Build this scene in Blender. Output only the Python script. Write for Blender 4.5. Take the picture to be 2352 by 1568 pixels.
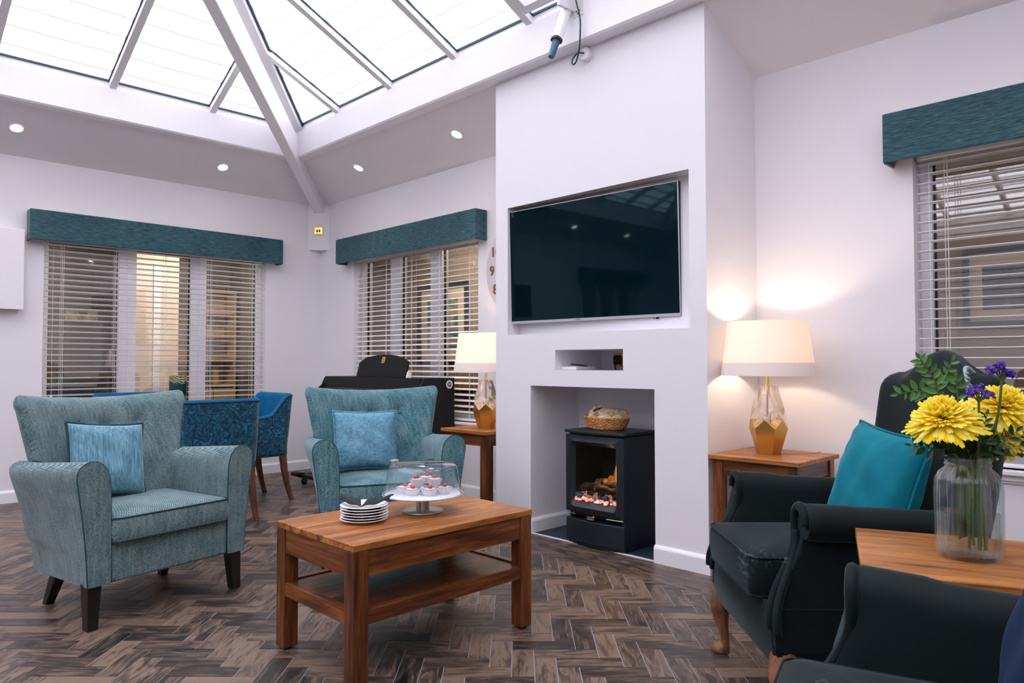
import bpy, bmesh, math, random
from mathutils import Vector, Matrix
random.seed(7)
PI = math.pi
scene = bpy.context.scene
COL = scene.collection
for _o in list(bpy.data.objects):
    bpy.data.objects.remove(_o)

# ---------------------------------------------------------------- camera
cam_d = bpy.data.cameras.new('camera'); cam = bpy.data.objects.new('camera', cam_d); COL.objects.link(cam)
CAMP = Vector((6.737, -3.8656, 1.08)); YAW, PIT, ROL, FPX = .7909, .0293, -.0011, 1659.47
_fw = Vector((-math.sin(YAW) * math.cos(PIT), math.cos(YAW) * math.cos(PIT), math.sin(PIT)))
_rt = Vector((math.cos(YAW), math.sin(YAW), 0)); _up = _rt.cross(_fw)
_r2 = _rt * math.cos(ROL) + _up * math.sin(ROL); _u2 = -_rt * math.sin(ROL) + _up * math.cos(ROL)
cam.matrix_world = Matrix(((_r2.x, _u2.x, -_fw.x, CAMP.x), (_r2.y, _u2.y, -_fw.y, CAMP.y), (_r2.z, _u2.z, -_fw.z, CAMP.z), (0, 0, 0, 1)))
cam_d.sensor_width = 36.0; cam_d.lens = FPX * 36.0 / 2352.0
cam_d.clip_start = .05; cam_d.clip_end = 80
scene.camera = cam

# ---------------------------------------------------------------- sky, exposure
world = bpy.data.worlds.new('overcast_sky'); scene.world = world; world.use_nodes = True
_bg = world.node_tree.nodes['Background']
_bg.inputs[0].default_value = (.945, .93, 1.0, 1); _bg.inputs[1].default_value = 4.0
vs = scene.view_settings
scene.display_settings.display_device = 'sRGB'
vs.view_transform = 'Standard'; vs.look = 'None'; vs.gamma = 1.0; vs.use_curve_mapping = False
vs.exposure = 0.25
try:
    scene.cycles.use_denoising = True
    scene.cycles.max_bounces = 14; scene.cycles.diffuse_bounces = 7; scene.cycles.transparent_max_bounces = 24
    scene.cycles.sample_clamp_indirect = 6.0; scene.cycles.caustics_reflective = False; scene.cycles.caustics_refractive = False
except Exception:
    pass

# ---------------------------------------------------------------- helpers
def L(r, g, b):
    f = lambda c: (c / 255 / 12.92) if c / 255 <= .04045 else ((c / 255 + .055) / 1.055) ** 2.4
    return (f(r), f(g), f(b), 1)

def setp(o, label=None, cat=None, group=None, kind=None):
    if label: o['label'] = label
    if cat: o['category'] = cat
    if group: o['group'] = group
    if kind: o['kind'] = kind
    return o

def thing(name, label, cat, loc=(0, 0, 0), rot=0, group=None):
    o = bpy.data.objects.new(name, None); COL.objects.link(o)
    o.location = loc; o.rotation_euler = (0, 0, rot); o.empty_display_size = .05
    return setp(o, label, cat, group)

def obj(name, bm, mat, parent=None, smooth=False, bevel=0, seg=2, sub=0, angle=35):
    me = bpy.data.meshes.new(name)
    bmesh.ops.recalc_face_normals(bm, faces=bm.faces[:])
    bm.to_mesh(me); bm.free()
    o = bpy.data.objects.new(name, me); COL.objects.link(o)
    for m in (mat if isinstance(mat, (list, tuple)) else [mat]): me.materials.append(m)
    if parent: o.parent = parent
    if bevel:
        b = o.modifiers.new('b', 'BEVEL'); b.width = bevel; b.segments = seg; b.limit_method = 'ANGLE'; b.angle_limit = math.radians(40)
    if sub:
        s = o.modifiers.new('s', 'SUBSURF'); s.levels = sub; s.render_levels = sub
    if smooth:
        for p in me.polygons: p.use_smooth = True
        if angle < 180:
            me.set_sharp_from_angle(angle=math.radians(angle))
    return o

def meshobj(name, me, parent=None, loc=None, rot=None):
    o = bpy.data.objects.new(name, me); COL.objects.link(o)
    if parent: o.parent = parent
    if loc is not None: o.location = loc
    if rot is not None: o.rotation_euler = rot
    return o

def dup(o, parent=None):
    c = o.copy(); COL.objects.link(c); c.parent = parent
    for ch in list(o.children): dup(ch, c)
    return c

NB = bmesh.new
def box(bm, x0, x1, y0, y1, z0, z1, M=None, mi=0):
    v = [Vector((x, y, z)) for x in (x0, x1) for y in (y0, y1) for z in (z0, z1)]
    if M: v = [M @ p for p in v]
    v = [bm.verts.new(p) for p in v]
    for f in ((0, 1, 3, 2), (4, 6, 7, 5), (0, 4, 5, 1), (2, 3, 7, 6), (0, 2, 6, 4), (1, 5, 7, 3)):
        fc = bm.faces.new([v[i] for i in f]); fc.material_index = mi
    return v

def loft(bm, rings, closed=True, cap0=True, cap1=True, mi=0):
    R = [[bm.verts.new(p) for p in ring] for ring in rings]
    n = len(R[0])
    for a, b in zip(R[:-1], R[1:]):
        for i in range(n if closed else n - 1):
            j = (i + 1) % n
            bm.faces.new((a[i], a[j], b[j], b[i])).material_index = mi
    if cap0: bm.faces.new(R[0][::-1]).material_index = mi
    if cap1: bm.faces.new(R[-1]).material_index = mi
    return R

def fan(bm, ring_verts, centre):
    c = bm.verts.new(centre); n = len(ring_verts)
    for i in range(n): bm.faces.new((ring_verts[i], ring_verts[(i + 1) % n], c))

def tube(bm, pts, r, n=8, closed=False, caps=True, mi=0):
    pts = [Vector(p) for p in pts]; m = len(pts); rings = []
    up = None
    for i in range(m):
        a = pts[(i - 1) % m] if (closed or i > 0) else pts[i]
        b = pts[(i + 1) % m] if (closed or i < m - 1) else pts[i]
        t = (b - a).normalized()
        if up is None:
            up = Vector((0, 0, 1)) if abs(t.z) < .9 else Vector((1, 0, 0))
        s = t.cross(up).normalized(); up = s.cross(t).normalized()
        rr = r[i] if isinstance(r, (list, tuple)) else r
        rings.append([pts[i] + (s * math.cos(2 * PI * k / n) + up * math.sin(2 * PI * k / n)) * rr for k in range(n)])
    if closed:
        rings.append(rings[0])
        R = [[bm.verts.new(p) for p in ring] for ring in rings[:-1]]
        for i in range(m):
            a, b = R[i], R[(i + 1) % m]
            for k in range(n): bm.faces.new((a[k], a[(k + 1) % n], b[(k + 1) % n], b[k])).material_index = mi
    else:
        loft(bm, rings, True, caps, caps, mi)

def lathe(bm, prof, n=32, c=(0, 0, 0), mi=0, cap0=False, cap1=False):
    c = Vector(c)
    rings = [[c + Vector((r * math.cos(2 * PI * k / n), r * math.sin(2 * PI * k / n), z)) for k in range(n)] for r, z in prof]
    return loft(bm, rings, True, cap0, cap1, mi)

def rrect(w, h, r, k=4):
    out = []
    for cx, cy, a0 in ((w / 2 - r, h / 2 - r, 0), (-w / 2 + r, h / 2 - r, 90), (-w / 2 + r, -h / 2 + r, 180), (w / 2 - r, -h / 2 + r, 270)):
        for i in range(k + 1):
            a = math.radians(a0 + 90 * i / k); out.append((cx + r * math.cos(a), cy + r * math.sin(a)))
    return out

def spline(P, n, closed=False):
    P = [Vector(p) for p in P]; out = []; m = len(P)
    segs = m if closed else m - 1
    for i in range(segs):
        p0 = P[(i - 1) % m] if (closed or i > 0) else P[i] * 2 - P[i + 1]
        p1 = P[i]; p2 = P[(i + 1) % m]
        p3 = P[(i + 2) % m] if (closed or i + 2 < m) else P[-1] * 2 - P[-2]
        for j in range(n):
            t = j / n
            out.append(.5 * ((2 * p1) + (p2 - p0) * t + (2 * p0 - 5 * p1 + 4 * p2 - p3) * t * t + (3 * p1 - p0 - 3 * p2 + p3) * t ** 3))
    if not closed: out.append(P[-1])
    return out

def prism(bm, poly, y0, y1, M=None, mi=0):           # polygon in x,z swept along y
    a = [Vector((x, y0, z)) for x, z in poly]; b = [Vector((x, y1, z)) for x, z in poly]
    if M: a = [M @ p for p in a]; b = [M @ p for p in b]
    loft(bm, [a, b], True, True, True, mi)

# ---------------------------------------------------------------- materials
class MT:
    def __init__(s, name):
        s.m = bpy.data.materials.new(name); s.m.use_nodes = True; s.t = s.m.node_tree
        s.t.nodes.clear(); s.out = s.t.nodes.new('ShaderNodeOutputMaterial')
    def n(s, typ, ins=None, **kw):
        nd = s.t.nodes.new('ShaderNode' + typ)
        for k, v in kw.items(): setattr(nd, k, v)
        for k, v in (ins or {}).items():
            if hasattr(v, 'is_output'): s.t.links.new(v, nd.inputs[k])
            else: nd.inputs[k].default_value = v
        return nd
    def mix(s, f, a, b, blend='MIX'):
        nd = s.n('Mix', data_type='RGBA', blend_type=blend)
        for i, v in ((0, f), (6, a), (7, b)):
            if hasattr(v, 'is_output'): s.t.links.new(v, nd.inputs[i])
            else: nd.inputs[i].default_value = v
        return nd.outputs[2]
    def math(s, op, a, b=None, c=None):
        nd = s.n('Math', operation=op)
        for i, v in enumerate((a, b, c)):
            if v is None: continue
            if hasattr(v, 'is_output'): s.t.links.new(v, nd.inputs[i])
            else: nd.inputs[i].default_value = v
        return nd.outputs[0]
    def coords(s, scale=(1, 1, 1), kind='Object', loc=(0, 0, 0), rot=(0, 0, 0)):
        tc = s.n('TexCoord'); mp = s.n('Mapping', {'Vector': tc.outputs[kind], 'Scale': scale, 'Location': loc, 'Rotation': rot})
        return mp.outputs[0]
    def noise(s, vec, scale=5, detail=4, rough=.55, dist=0):
        return s.n('TexNoise', {'Vector': vec, 'Scale': scale, 'Detail': detail, 'Roughness': rough, 'Distortion': dist}).outputs['Fac']
    def ramp(s, fac, stops):
        nd = s.n('ValToRGB', {'Fac': fac}); e = nd.color_ramp.elements
        while len(e) < len(stops): e.new(.5)
        for el, (p, c) in zip(e, stops): el.position = p; el.color = c
        return nd.outputs[0]
    def bump(s, h, strength=.2, dist=.002):
        return s.n('Bump', {'Height': h, 'Strength': strength, 'Distance': dist}).outputs[0]
    def bsdf(s, col=None, rough=.5, normal=None, **k):
        ins = {'Roughness': rough}
        if col is not None: ins['Base Color'] = col
        if normal is not None: ins['Normal'] = normal
        for a, b in k.items(): ins[a.replace('_', ' ')] = b
        return s.n('BsdfPrincipled', ins).outputs[0]
    def done(s, sh):
        s.t.links.new(sh, s.out.inputs[0]); return s.m

def plain(name, col, rough=.5, metal=0, var=.06, scale=30, spec=.5, bump=0, bscale=200, **k):
    M = MT(name); v = M.coords()
    c2 = tuple(x * (1 - var) for x in col[:3]) + (1,)
    c = M.mix(M.noise(v, scale, 3), col, c2)
    nr = M.bump(M.noise(v, bscale, 2), bump, .001) if bump else None
    ins = dict(Metallic=metal); ins.update(k)
    return M.done(M.bsdf(c, rough, nr, **ins, **{'Specular IOR Level': spec}))

def wood(name, ax, dark, mid, light, rough=.35, scale=1.0):
    M = MT(name); sc = [60 * scale] * 3; sc[ax] = 4 * scale
    v = M.coords(tuple(sc)); s2 = [9 * scale] * 3; s2[ax] = 1.1 * scale
    n1 = M.noise(v, 1.0, 6, .65, .6); n2 = M.noise(M.coords(tuple(s2), loc=(3, 1, 2)), 1.0, 4, .6, 1.6)
    f = M.math('ADD', M.math('MULTIPLY', n1, .55), M.math('MULTIPLY', n2, .5))
    c = M.ramp(f, [(.40, dark), (.52, mid), (.64, light)])
    return M.done(M.bsdf(c, rough, M.bump(n1, .12, .0006), **{'Specular IOR Level': .45}))

OAK = [wood('oak_grain_%s' % 'xyz'[a], a, L(54, 27, 12), L(102, 55, 24), L(138, 82, 40)) for a in range(3)]
OAKTOP = [wood('oak_top_%s' % 'xyz'[a], a, L(96, 54, 22), L(152, 92, 42), L(186, 124, 66), .38) for a in range(3)]
OAKLT = [wood('light_oak_top_%s' % 'xyz'[a], a, L(116, 70, 30), L(164, 104, 50), L(190, 130, 70), .38) for a in range(3)]
WALNUT = wood('walnut_leg', 2, L(56, 32, 22), L(100, 62, 42), L(128, 84, 58), .4)
CABWOOD = wood('cabriole_wood', 2, L(80, 50, 34), L(120, 78, 54), L(146, 98, 70), .4)
DARKLEG = plain('black_stained_leg', L(20, 15, 13), .4)
PAINT = plain('wall_paint', (.80, .785, .815, 1), .6, var=.02, scale=6, bump=.05, bscale=350)
GLOSSW = plain('white_gloss_paint', (.84, .83, .86, 1), .28, var=.02)
WHITE = plain('white_plastic', (.82, .81, .83, 1), .35, var=.02)
SLAT = plain('slat_white', (.92, .91, .93, 1), .4, var=.03, scale=8)
ALU = plain('white_aluminium', (.74, .73, .74, 1), .4, var=.03)
GASKET = plain('gasket', L(40, 66, 84), .5)
CORD = plain('white_cord', (.8, .79, .8, 1), .7)
BLACKM = plain('black_metal', L(13, 16, 19), .5, var=.2, scale=60, bump=.15, bscale=500, spec=.3)
BLACKP = plain('black_plastic', L(18, 20, 23), .45)
STEEL = plain('brushed_steel', (.40, .38, .36, 1), .3, metal=1)
CHROME = plain('polished_steel', (.7, .7, .7, 1), .15, metal=1)
BRASS = plain('polished_brass', (.83, .56, .18, 1), .22, metal=1)
GOLD = plain('satin_gold', (.72, .44, .12, 1), .3, metal=1)
CERAM = plain('white_china', (.86, .86, .88, 1), .15, var=.01)
NAPK = plain('black_paper_napkin', L(20, 24, 30), .8, bump=.3, bscale=600)
SLATE = plain('dark_hearth_slate', L(34, 46, 58), .6, var=.25, scale=40)

def glassy(name, tint=(1, 1, 1, 1), gl=.8, rough=.02, ior=1.45, refr=False):
    M = MT(name)
    fc = M.n('LayerWeight', {'Blend': .5}).outputs['Facing']; f0 = ((ior - 1) / (ior + 1)) ** 2
    fr = M.math('MULTIPLY_ADD', M.math('POWER', fc, 5.0), gl, f0 * min(1, gl * 1.25))
    tr = M.n('BsdfTransparent', {'Color': tint}).outputs[0]
    if refr:
        g = M.n('BsdfGlass', {'Color': tint, 'Roughness': rough, 'IOR': ior}).outputs[0]
        tr = M.n('MixShader', {0: refr, 1: tr, 2: g}).outputs[0]
    gl = M.n('BsdfGlossy', {'Color': (1, 1, 1, 1), 'Roughness': rough}).outputs[0]
    return M.done(M.n('MixShader', {0: fr, 1: tr, 2: gl}).outputs[0])
PANEG = glassy('window_pane_glass', (.93, .95, .955, 1), ior=1.95)
ACRYL = glassy('clear_acrylic', (.93, .95, .98, 1), ior=1.75, rough=.12)
JARG = glassy('jar_glass', (.965, .98, .985, 1), refr=.05, ior=1.5, gl=.75, rough=.0)
CRYST = glassy('crystal', (.99, .95, .91, 1), refr=.65, ior=1.5, rough=.0)
WATER = glassy('water', (.93, .96, .95, 1), refr=.2, ior=1.3, gl=.3)

def emis(name, col, s):
    M = MT(name); return M.done(M.n('Emission', {'Color': col, 'Strength': s}).outputs[0])

def tweed(name, ca, cb, cd, chev=True):
    M = MT(name); tc = M.n('TexCoord').outputs['Object']; sx = M.n('SeparateXYZ', {0: tc})
    x, y, z = sx.outputs
    p = M.math('ADD', x, M.math('MULTIPLY', y, .9)); q = M.math('ADD', z, M.math('MULTIPLY', y, .75))
    if chev:
        tri = M.math('PINGPONG', M.math('MULTIPLY', p, 70), 1.0)
        wv = M.math('SINE', M.math('MULTIPLY', M.math('ADD', M.math('MULTIPLY', q, 190), M.math('MULTIPLY', tri, 1.6)), 6.2832 * .9))
    else:
        wv = M.math('MULTIPLY', M.math('SINE', M.math('MULTIPLY', p, 2600)), M.math('SINE', M.math('MULTIPLY', q, 2600)))
    cv = M.n('CombineXYZ', {0: p, 1: q, 2: 0.0}).outputs[0]
    nv = M.n('Mapping', {'Vector': cv, 'Scale': (420, 90, 1)}).outputs[0]
    nh = M.n('Mapping', {'Vector': cv, 'Scale': (90, 420, 1)}).outputs[0]
    n1 = M.noise(nv, 1, 3, .7); n2 = M.noise(nh, 1, 3, .7); n3 = M.noise(tc, 9, 3)
    f = M.math('ADD', M.math('MULTIPLY', wv, .16 if chev else .07), M.math('ADD', M.math('MULTIPLY', n1, .6), M.math('MULTIPLY', n2, .45)))
    n4 = M.noise(M.n('Mapping', {'Vector': cv, 'Scale': (75, 9, 1)}).outputs[0], 1, 4, .65)
    f = M.math('ADD', f, M.math('ADD', M.math('MULTIPLY', M.math('SUBTRACT', n3, .5), .22), M.math('MULTIPLY', M.math('SUBTRACT', n4, .5), .30)))
    c = M.ramp(f, [(.39, cd), (.52, ca), (.66, cb)])
    return M.done(M.bsdf(c, .85, M.bump(f, .35, .0012), **{'Specular IOR Level': .25, 'Sheen Weight': .25, 'Sheen Roughness': .4}))
TWEED1 = tweed('teal_herringbone_tweed', L(62, 110, 118), L(150, 164, 160), L(8, 54, 68))
TWEED2 = tweed('teal_plain_tweed', L(66, 118, 128), L(142, 162, 160), L(10, 64, 80), False)

def streak(name, c1, c2, c3, sc=(14, 14, 160), rough=.6, sheen=.3, bump=.2):
    M = MT(name); n1 = M.noise(M.coords(sc), 1, 6, .7, .3); n2 = M.noise(M.coords((3, 3, 3)), 1, 3)
    f = M.math('ADD', M.math('MULTIPLY', n1, .8), M.math('MULTIPLY', n2, .2))
    c = M.ramp(f, [(.36, c1), (.5, c2), (.66, c3)])
    return M.done(M.bsdf(c, rough, M.bump(n1, bump, .001), **{'Sheen Weight': sheen, 'Sheen Roughness': .35, 'Specular IOR Level': .3}))
VALF = streak('teal_slub_fabric', L(12, 44, 56), L(44, 82, 92), L(78, 116, 122), (16, 16, 170), .65)
CUSH1 = streak('pale_blue_slub_fabric', L(50, 94, 114), L(92, 140, 158), L(130, 172, 186), (150, 150, 12), .55, .4)
CUSH2 = streak('pale_blue_linen', L(68, 116, 138), L(96, 146, 168), L(124, 170, 188), (60, 60, 90), .7, .3)

def velvet(name, c, dark, sheen=.6, tint=None, scuff=False, srough=.35):
    M = MT(name); v = M.coords((6, 6, 6)); n = M.noise(v, 1, 4, .6, .4)
    col = M.mix(n, c, dark)
    if scuff:
        tc = M.n('TexCoord').outputs['Object']; s = M.noise(M.coords((22, 60, 60)), 1.0, 5, .7, .8); tot = None
        for ctr, rad in (((.17, -.035, .475), .085), ((.262, .035, .50), .055)):      # worn patches: cushion corner and arm front
            d = M.n('VectorMath', {0: tc, 1: ctr}, operation='DISTANCE').outputs['Value']
            k = M.n('MapRange', {0: d, 1: rad * .4, 2: rad, 3: 1.0, 4: 0.0}).outputs[0]; tot = k if tot is None else M.math('MAXIMUM', tot, k)
        f = M.math('MULTIPLY', tot, M.n('MapRange', {0: s, 1: .54, 2: .62, 3: 0.0, 4: .34}).outputs[0])
        col = M.mix(f, col, L(120, 142, 148))
    return M.done(M.bsdf(col, .7, M.bump(M.noise(M.coords((70, 70, 70)), 1, 3), .08, .001), **{'Sheen Weight': sheen, 'Sheen Roughness': srough, 'Sheen Tint': tint or (.8, .95, 1, 1), 'Specular IOR Level': .15}))
VELD = velvet('charcoal_velvet', L(20, 32, 34), L(10, 18, 20), .22, (.5, .68, .70, 1), True)
VELT = velvet('teal_velvet', L(0, 126, 140), L(0, 88, 112), .4, (.2, .85, .95, 1))
VELN = velvet('navy_velvet', L(10, 38, 70), L(6, 24, 48), .08, (.3, .5, .9, 1))
VELB = velvet('bright_blue_velvet', L(0, 104, 152), L(0, 62, 104), .35, (.2, .8, 1, 1))
PIPEB = plain('dark_piping', L(26, 58, 68), .8)
PIPEN = plain('navy_piping', L(10, 34, 62), .8)

def damask():
    M = MT('teal_damask'); v = M.coords((1, 1, 1))
    w = M.n('TexVoronoi', {'Vector': M.coords((7, 7, 6)), 'Scale': 2.4}, feature='SMOOTH_F1').outputs['Distance']
    rings = M.math('SINE', M.math('MULTIPLY', w, 46)); n = M.noise(M.coords((1, 1, 1)), 26, 4, .6, 1.8)
    f = M.math('ADD', M.math('MULTIPLY', rings, .16), n)
    c = M.ramp(f, [(.36, L(4, 48, 70)), (.52, L(10, 70, 94)), (.68, L(24, 98, 122)), (.82, L(52, 132, 152))])
    return M.done(M.bsdf(c, .6, **{'Sheen Weight': .3, 'Specular IOR Level': .2}))
DAMASK = damask()

def plankmat():
    M = MT('weathered_plank'); uv = M.n('TexCoord').outputs['UV']
    at = M.n('Attribute', attribute_name='tone', attribute_type='GEOMETRY').outputs['Fac']
    v1 = M.n('Mapping', {'Vector': uv, 'Scale': (10, 130, 1)}).outputs[0]; v2 = M.n('Mapping', {'Vector': uv, 'Scale': (6, 26, 1)}).outputs[0]
    n1 = M.noise(v1, 1, 6, .7, .5); n2 = M.noise(v2, 1, 5, .62, 1.2)
    f = M.math('ADD', M.math('ADD', M.math('MULTIPLY', n1, .5), M.math('MULTIPLY', n2, .7)), M.math('MULTIPLY', M.math('SUBTRACT', at, .5), .20))
    c = M.ramp(f, [(.36, L(14, 14, 18)), (.49, L(46, 40, 38)), (.58, L(78, 64, 56)), (.69, L(122, 101, 86))])
    r = M.n('MapRange', {0: n1, 1: .3, 2: .7, 3: .32, 4: .5}).outputs[0]
    return M.done(M.bsdf(c, r, M.bump(n1, .2, .0008), **{'Specular IOR Level': .5}))
PLANK = plankmat()
GROUT = plain('floor_joint', L(150, 150, 158), .7)
# ================================================================= ROOM SHELL
RW, RD, ZC = 8.03, 8.95, 2.704
def struct(name, bm, mat, parent=None, **k):
    o = obj(name, bm, mat, parent, **k)
    if parent is None: o['kind'] = 'structure'
    return o

def holed(bm, xs0, xs1, z0, z1, thick, holes, M, side=True):
    xs = sorted({xs0, xs1, *[h[0] for h in holes], *[h[1] for h in holes]})
    zs = sorted({z0, z1, *[h[2] for h in holes], *[h[3] for h in holes]})
    def depth(x, z):
        for h in holes:
            if h[0] < x < h[1] and h[2] < z < h[3]: return h[4]
        return 0
    def q(*p): bm.faces.new([bm.verts.new(M @ Vector(c)) for c in p])
    nx, nz = len(xs) - 1, len(zs) - 1
    D = [[depth((xs[i] + xs[i + 1]) / 2, (zs[j] + zs[j + 1]) / 2) for j in range(nz)] for i in range(nx)]
    for i in range(nx):
        for j in range(nz):
            a, b, c, d = xs[i], xs[i + 1], zs[j], zs[j + 1]; y = D[i][j]
            if y is not None: q((a, y, c), (b, y, c), (b, y, d), (a, y, d))
            if side and y is not None: q((a, thick, c), (b, thick, c), (b, thick, d), (a, thick, d))
            yy = thick if y is None else y
            if i + 1 < nx:
                y2 = D[i + 1][j]; y2 = thick if y2 is None else y2
                if y2 != yy: q((b, yy, c), (b, y2, c), (b, y2, d), (b, yy, d))
            if j + 1 < nz:
                y2 = D[i][j + 1]; y2 = thick if y2 is None else y2
                if y2 != yy: q((a, yy, d), (b, yy, d), (b, y2, d), (a, y2, d))
    bmesh.ops.remove_doubles(bm, verts=bm.verts[:], dist=1e-5)

MB_ = Matrix.Identity(4)
ML_ = Matrix.Rotation(PI / 2, 4, 'Z')                 # local x -> +y, local y -> -x
MF_ = Matrix.Translation((RW, -RD, 0)) @ Matrix.Rotation(PI, 4, 'Z')
MR_ = Matrix.Translation((RW, 0, 0)) @ Matrix.Rotation(-PI / 2, 4, 'Z')
SILL, HEAD, TH = .60, 2.12, .22
WM = (.62, 2.445); WR = (5.62, 7.42); WL = (-2.475, -.605); WL2 = (-8.345, -6.475)
bm = NB(); holed(bm, -.22, RW + .22, 0, 3.2, TH, [(WM[0], WM[1], SILL, HEAD, None), (WR[0], WR[1], SILL, HEAD, None)], MB_); struct('wall_back', bm, PAINT)
bm = NB(); holed(bm, -RD, 0, 0, 3.2, TH, [(WL[0], WL[1], SILL, HEAD, None), (WL2[0], WL2[1], SILL, HEAD, None)], ML_); struct('wall_left', bm, PAINT)
bm = NB(); holed(bm, 0, RW, 0, 3.2, TH, [], MF_); struct('wall_front', bm, PAINT)
bm = NB(); holed(bm, 0, RD, 0, 3.2, TH, [], MR_); struct('wall_right', bm, PAINT)

# corner chamfer boxing
bm = NB(); c = .15
loft(bm, [[Vector((0, 0, z)), Vector((0, -c, z)), Vector((c, 0, z))] for z in (2.24, 2.78)]); struct('trim_1', bm, PAINT)

# chimney breast with its three recesses
CX0, CX1, CY, CZ = 3.2262, 4.8043, -.5445, 2.957
NICHE = (3.3394, 4.7041, 1.2623, 2.0998); SHELF = (3.7569, 4.2721, 1.0337, 1.1581); FIRE = (3.5467, 4.481, 0.0, .9344)
bm = NB()
holed(bm, CX0, CX1, 0, CZ, .5, [(*NICHE, .115), (*SHELF, .46), (*FIRE, .475)], Matrix.Translation((0, CY, 0)), side=False)
for x in (CX0, CX1):
    bm.faces.new([bm.verts.new(Vector(p)) for p in ((x, CY, 0), (x, 0, 0), (x, 0, CZ), (x, CY, CZ))])
bm.faces.new([bm.verts.new(Vector(p)) for p in ((CX0, CY, CZ), (CX1, CY, CZ), (CX1, 0, CZ), (CX0, 0, CZ))])
struct('wall_chimney_breast', bm, PAINT)

# sloping ceiling strips + ring beam
BI, BO, BZ = .648, .545, 2.957
bm = NB()
def ringpts(a, z): return [Vector((a, -a, z)), Vector((RW - a, -a, z)), Vector((RW - a, -RD + a, z)), Vector((a, -RD + a, z))]
loft(bm, [ringpts(-.02, ZC - .0092), ringpts(BO + .02, BZ + .0092), ringpts(BO + .02, BZ + .06), ringpts(-.02, ZC + .1)], True, False, False)
for i in range(4): pass
CEIL = struct('ceiling', bm, PAINT)
bm = NB()
loft(bm, [ringpts(BO, BZ), ringpts(BI - .012, BZ), ringpts(BI, BZ + .012), ringpts(BI, 3.195), ringpts(BI - .018, 3.205), ringpts(BI - .018, 3.27), ringpts(BO, 3.27), ringpts(BO, BZ)], True, False, False)
struct('ring_beam', bm, GLOSSW, CEIL)

# hip roof glazing
GB, GZ, GM = .62, 3.252, math.tan(math.radians(25.4))
SR = RW / 2
def gz(s): return GZ + GM * (s - GB)
def poly_pts(a, b, lim, bend):
    pts = [(a, GB), (b, GB)]
    xs = [b] + [t for t in sorted(bend, reverse=True) if a < t < b] + [a]
    pts += [(x, lim(x)) for x in xs]
    out = []
    for p in pts:
        if not out or (abs(p[0] - out[-1][0]) + abs(p[1] - out[-1][1])) > 1e-4: out.append(p)
    if (abs(out[0][0] - out[-1][0]) + abs(out[0][1] - out[-1][1])) < 1e-4: out.pop()
    return out
def pane_mat():
    M = MT('polycarbonate_pane'); v = M.n('SeparateXYZ', {0: M.n('NewGeometry').outputs['Position']}).outputs[2]
    nz = M.noise(M.coords((1, 1, 1)), 3, 3)
    w = M.math('PINGPONG', M.math('ADD', M.math('MULTIPLY', v, 26.0), M.math('MULTIPLY', nz, .25)), 1.0)
    f = M.n('MapRange', {0: w, 1: 0.0, 2: .30, 3: 0.24, 4: 1.0}).outputs[0]
    c = M.mix(f, (0, 0, 0, 1), (.92, .92, .94, 1))
    t1 = M.n('BsdfTransparent', {'Color': c}).outputs[0]; t2 = M.n('BsdfTranslucent', {'Color': c}).outputs[0]
    gl = M.n('BsdfGlossy', {'Roughness': .15}).outputs[0]
    s = M.n('MixShader', {0: .35, 1: t1, 2: t2}).outputs[0]
    return M.done(M.n('MixShader', {0: .04, 1: s, 2: gl}).outputs[0])
PANE = pane_mat()
sides = [(RW, MB_, 'x'), (RD, Matrix.Translation((0, -RD, 0)) @ ML_, 'l'), (RW, MF_, 'x'), (RD, MR_, 'l')]
for W, M, kind in sides:
    lim = (lambda x, W=W: min(x, W - x, SR)); bend = [SR, W - SR]
    first = .725 + .64; stp = .766
    if kind == 'l':   # left-wall roof: bars at y=-1.402,-2.172 ... measured from the back corner
        bars = [W - t for t in (1.402, 2.172, 2.942, 3.712, 4.482, 5.252, 6.022, 6.792, 7.55)]
    else:
        bars = [1.365, 2.13, 2.90, 3.63, 4.40, 5.13, 5.90, 6.665]
    bars = sorted(bars)
    ed = [GB] + bars + [W - GB]
    for a, b in zip(ed[:-1], ed[1:]):
        pts = poly_pts(a, b, lim, bend)
        bm = NB(); lo = [M @ Vector((x, -s, gz(s))) for x, s in pts]; hi = [p + Vector((0, 0, .016)) for p in lo]
        loft(bm, [lo, hi]); struct('roof_pane', bm, PANE, CEIL)
    for xb in bars:
        s1 = lim(xb) - .05
        bm = NB(); gk = NB()
        for t, w, h0, h1 in ((bm, .026, -.058, -.004), (gk, .034, -.012, -.001)):
            r0 = [M @ Vector((xb + dx, -GB, gz(GB) + dz)) for dx, dz in ((-w, h0), (w, h0), (w, h1), (-w, h1))]
            r1 = [M @ Vector((xb + dx, -s1, gz(s1) + dz)) for dx, dz in ((-w, h0), (w, h0), (w, h1), (-w, h1))]
            loft(t, [r0, r1])
        gb = struct('glazing_bar', bm, ALU, CEIL); struct('gasket', gk, GASKET, gb)
    # eaves gasket line
    bm = NB(); box(bm, GB, W - GB, -GB - .02, -GB + .0, GZ - .004, GZ + .012, M); struct('eaves_gasket', bm, GASKET, CEIL)
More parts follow.
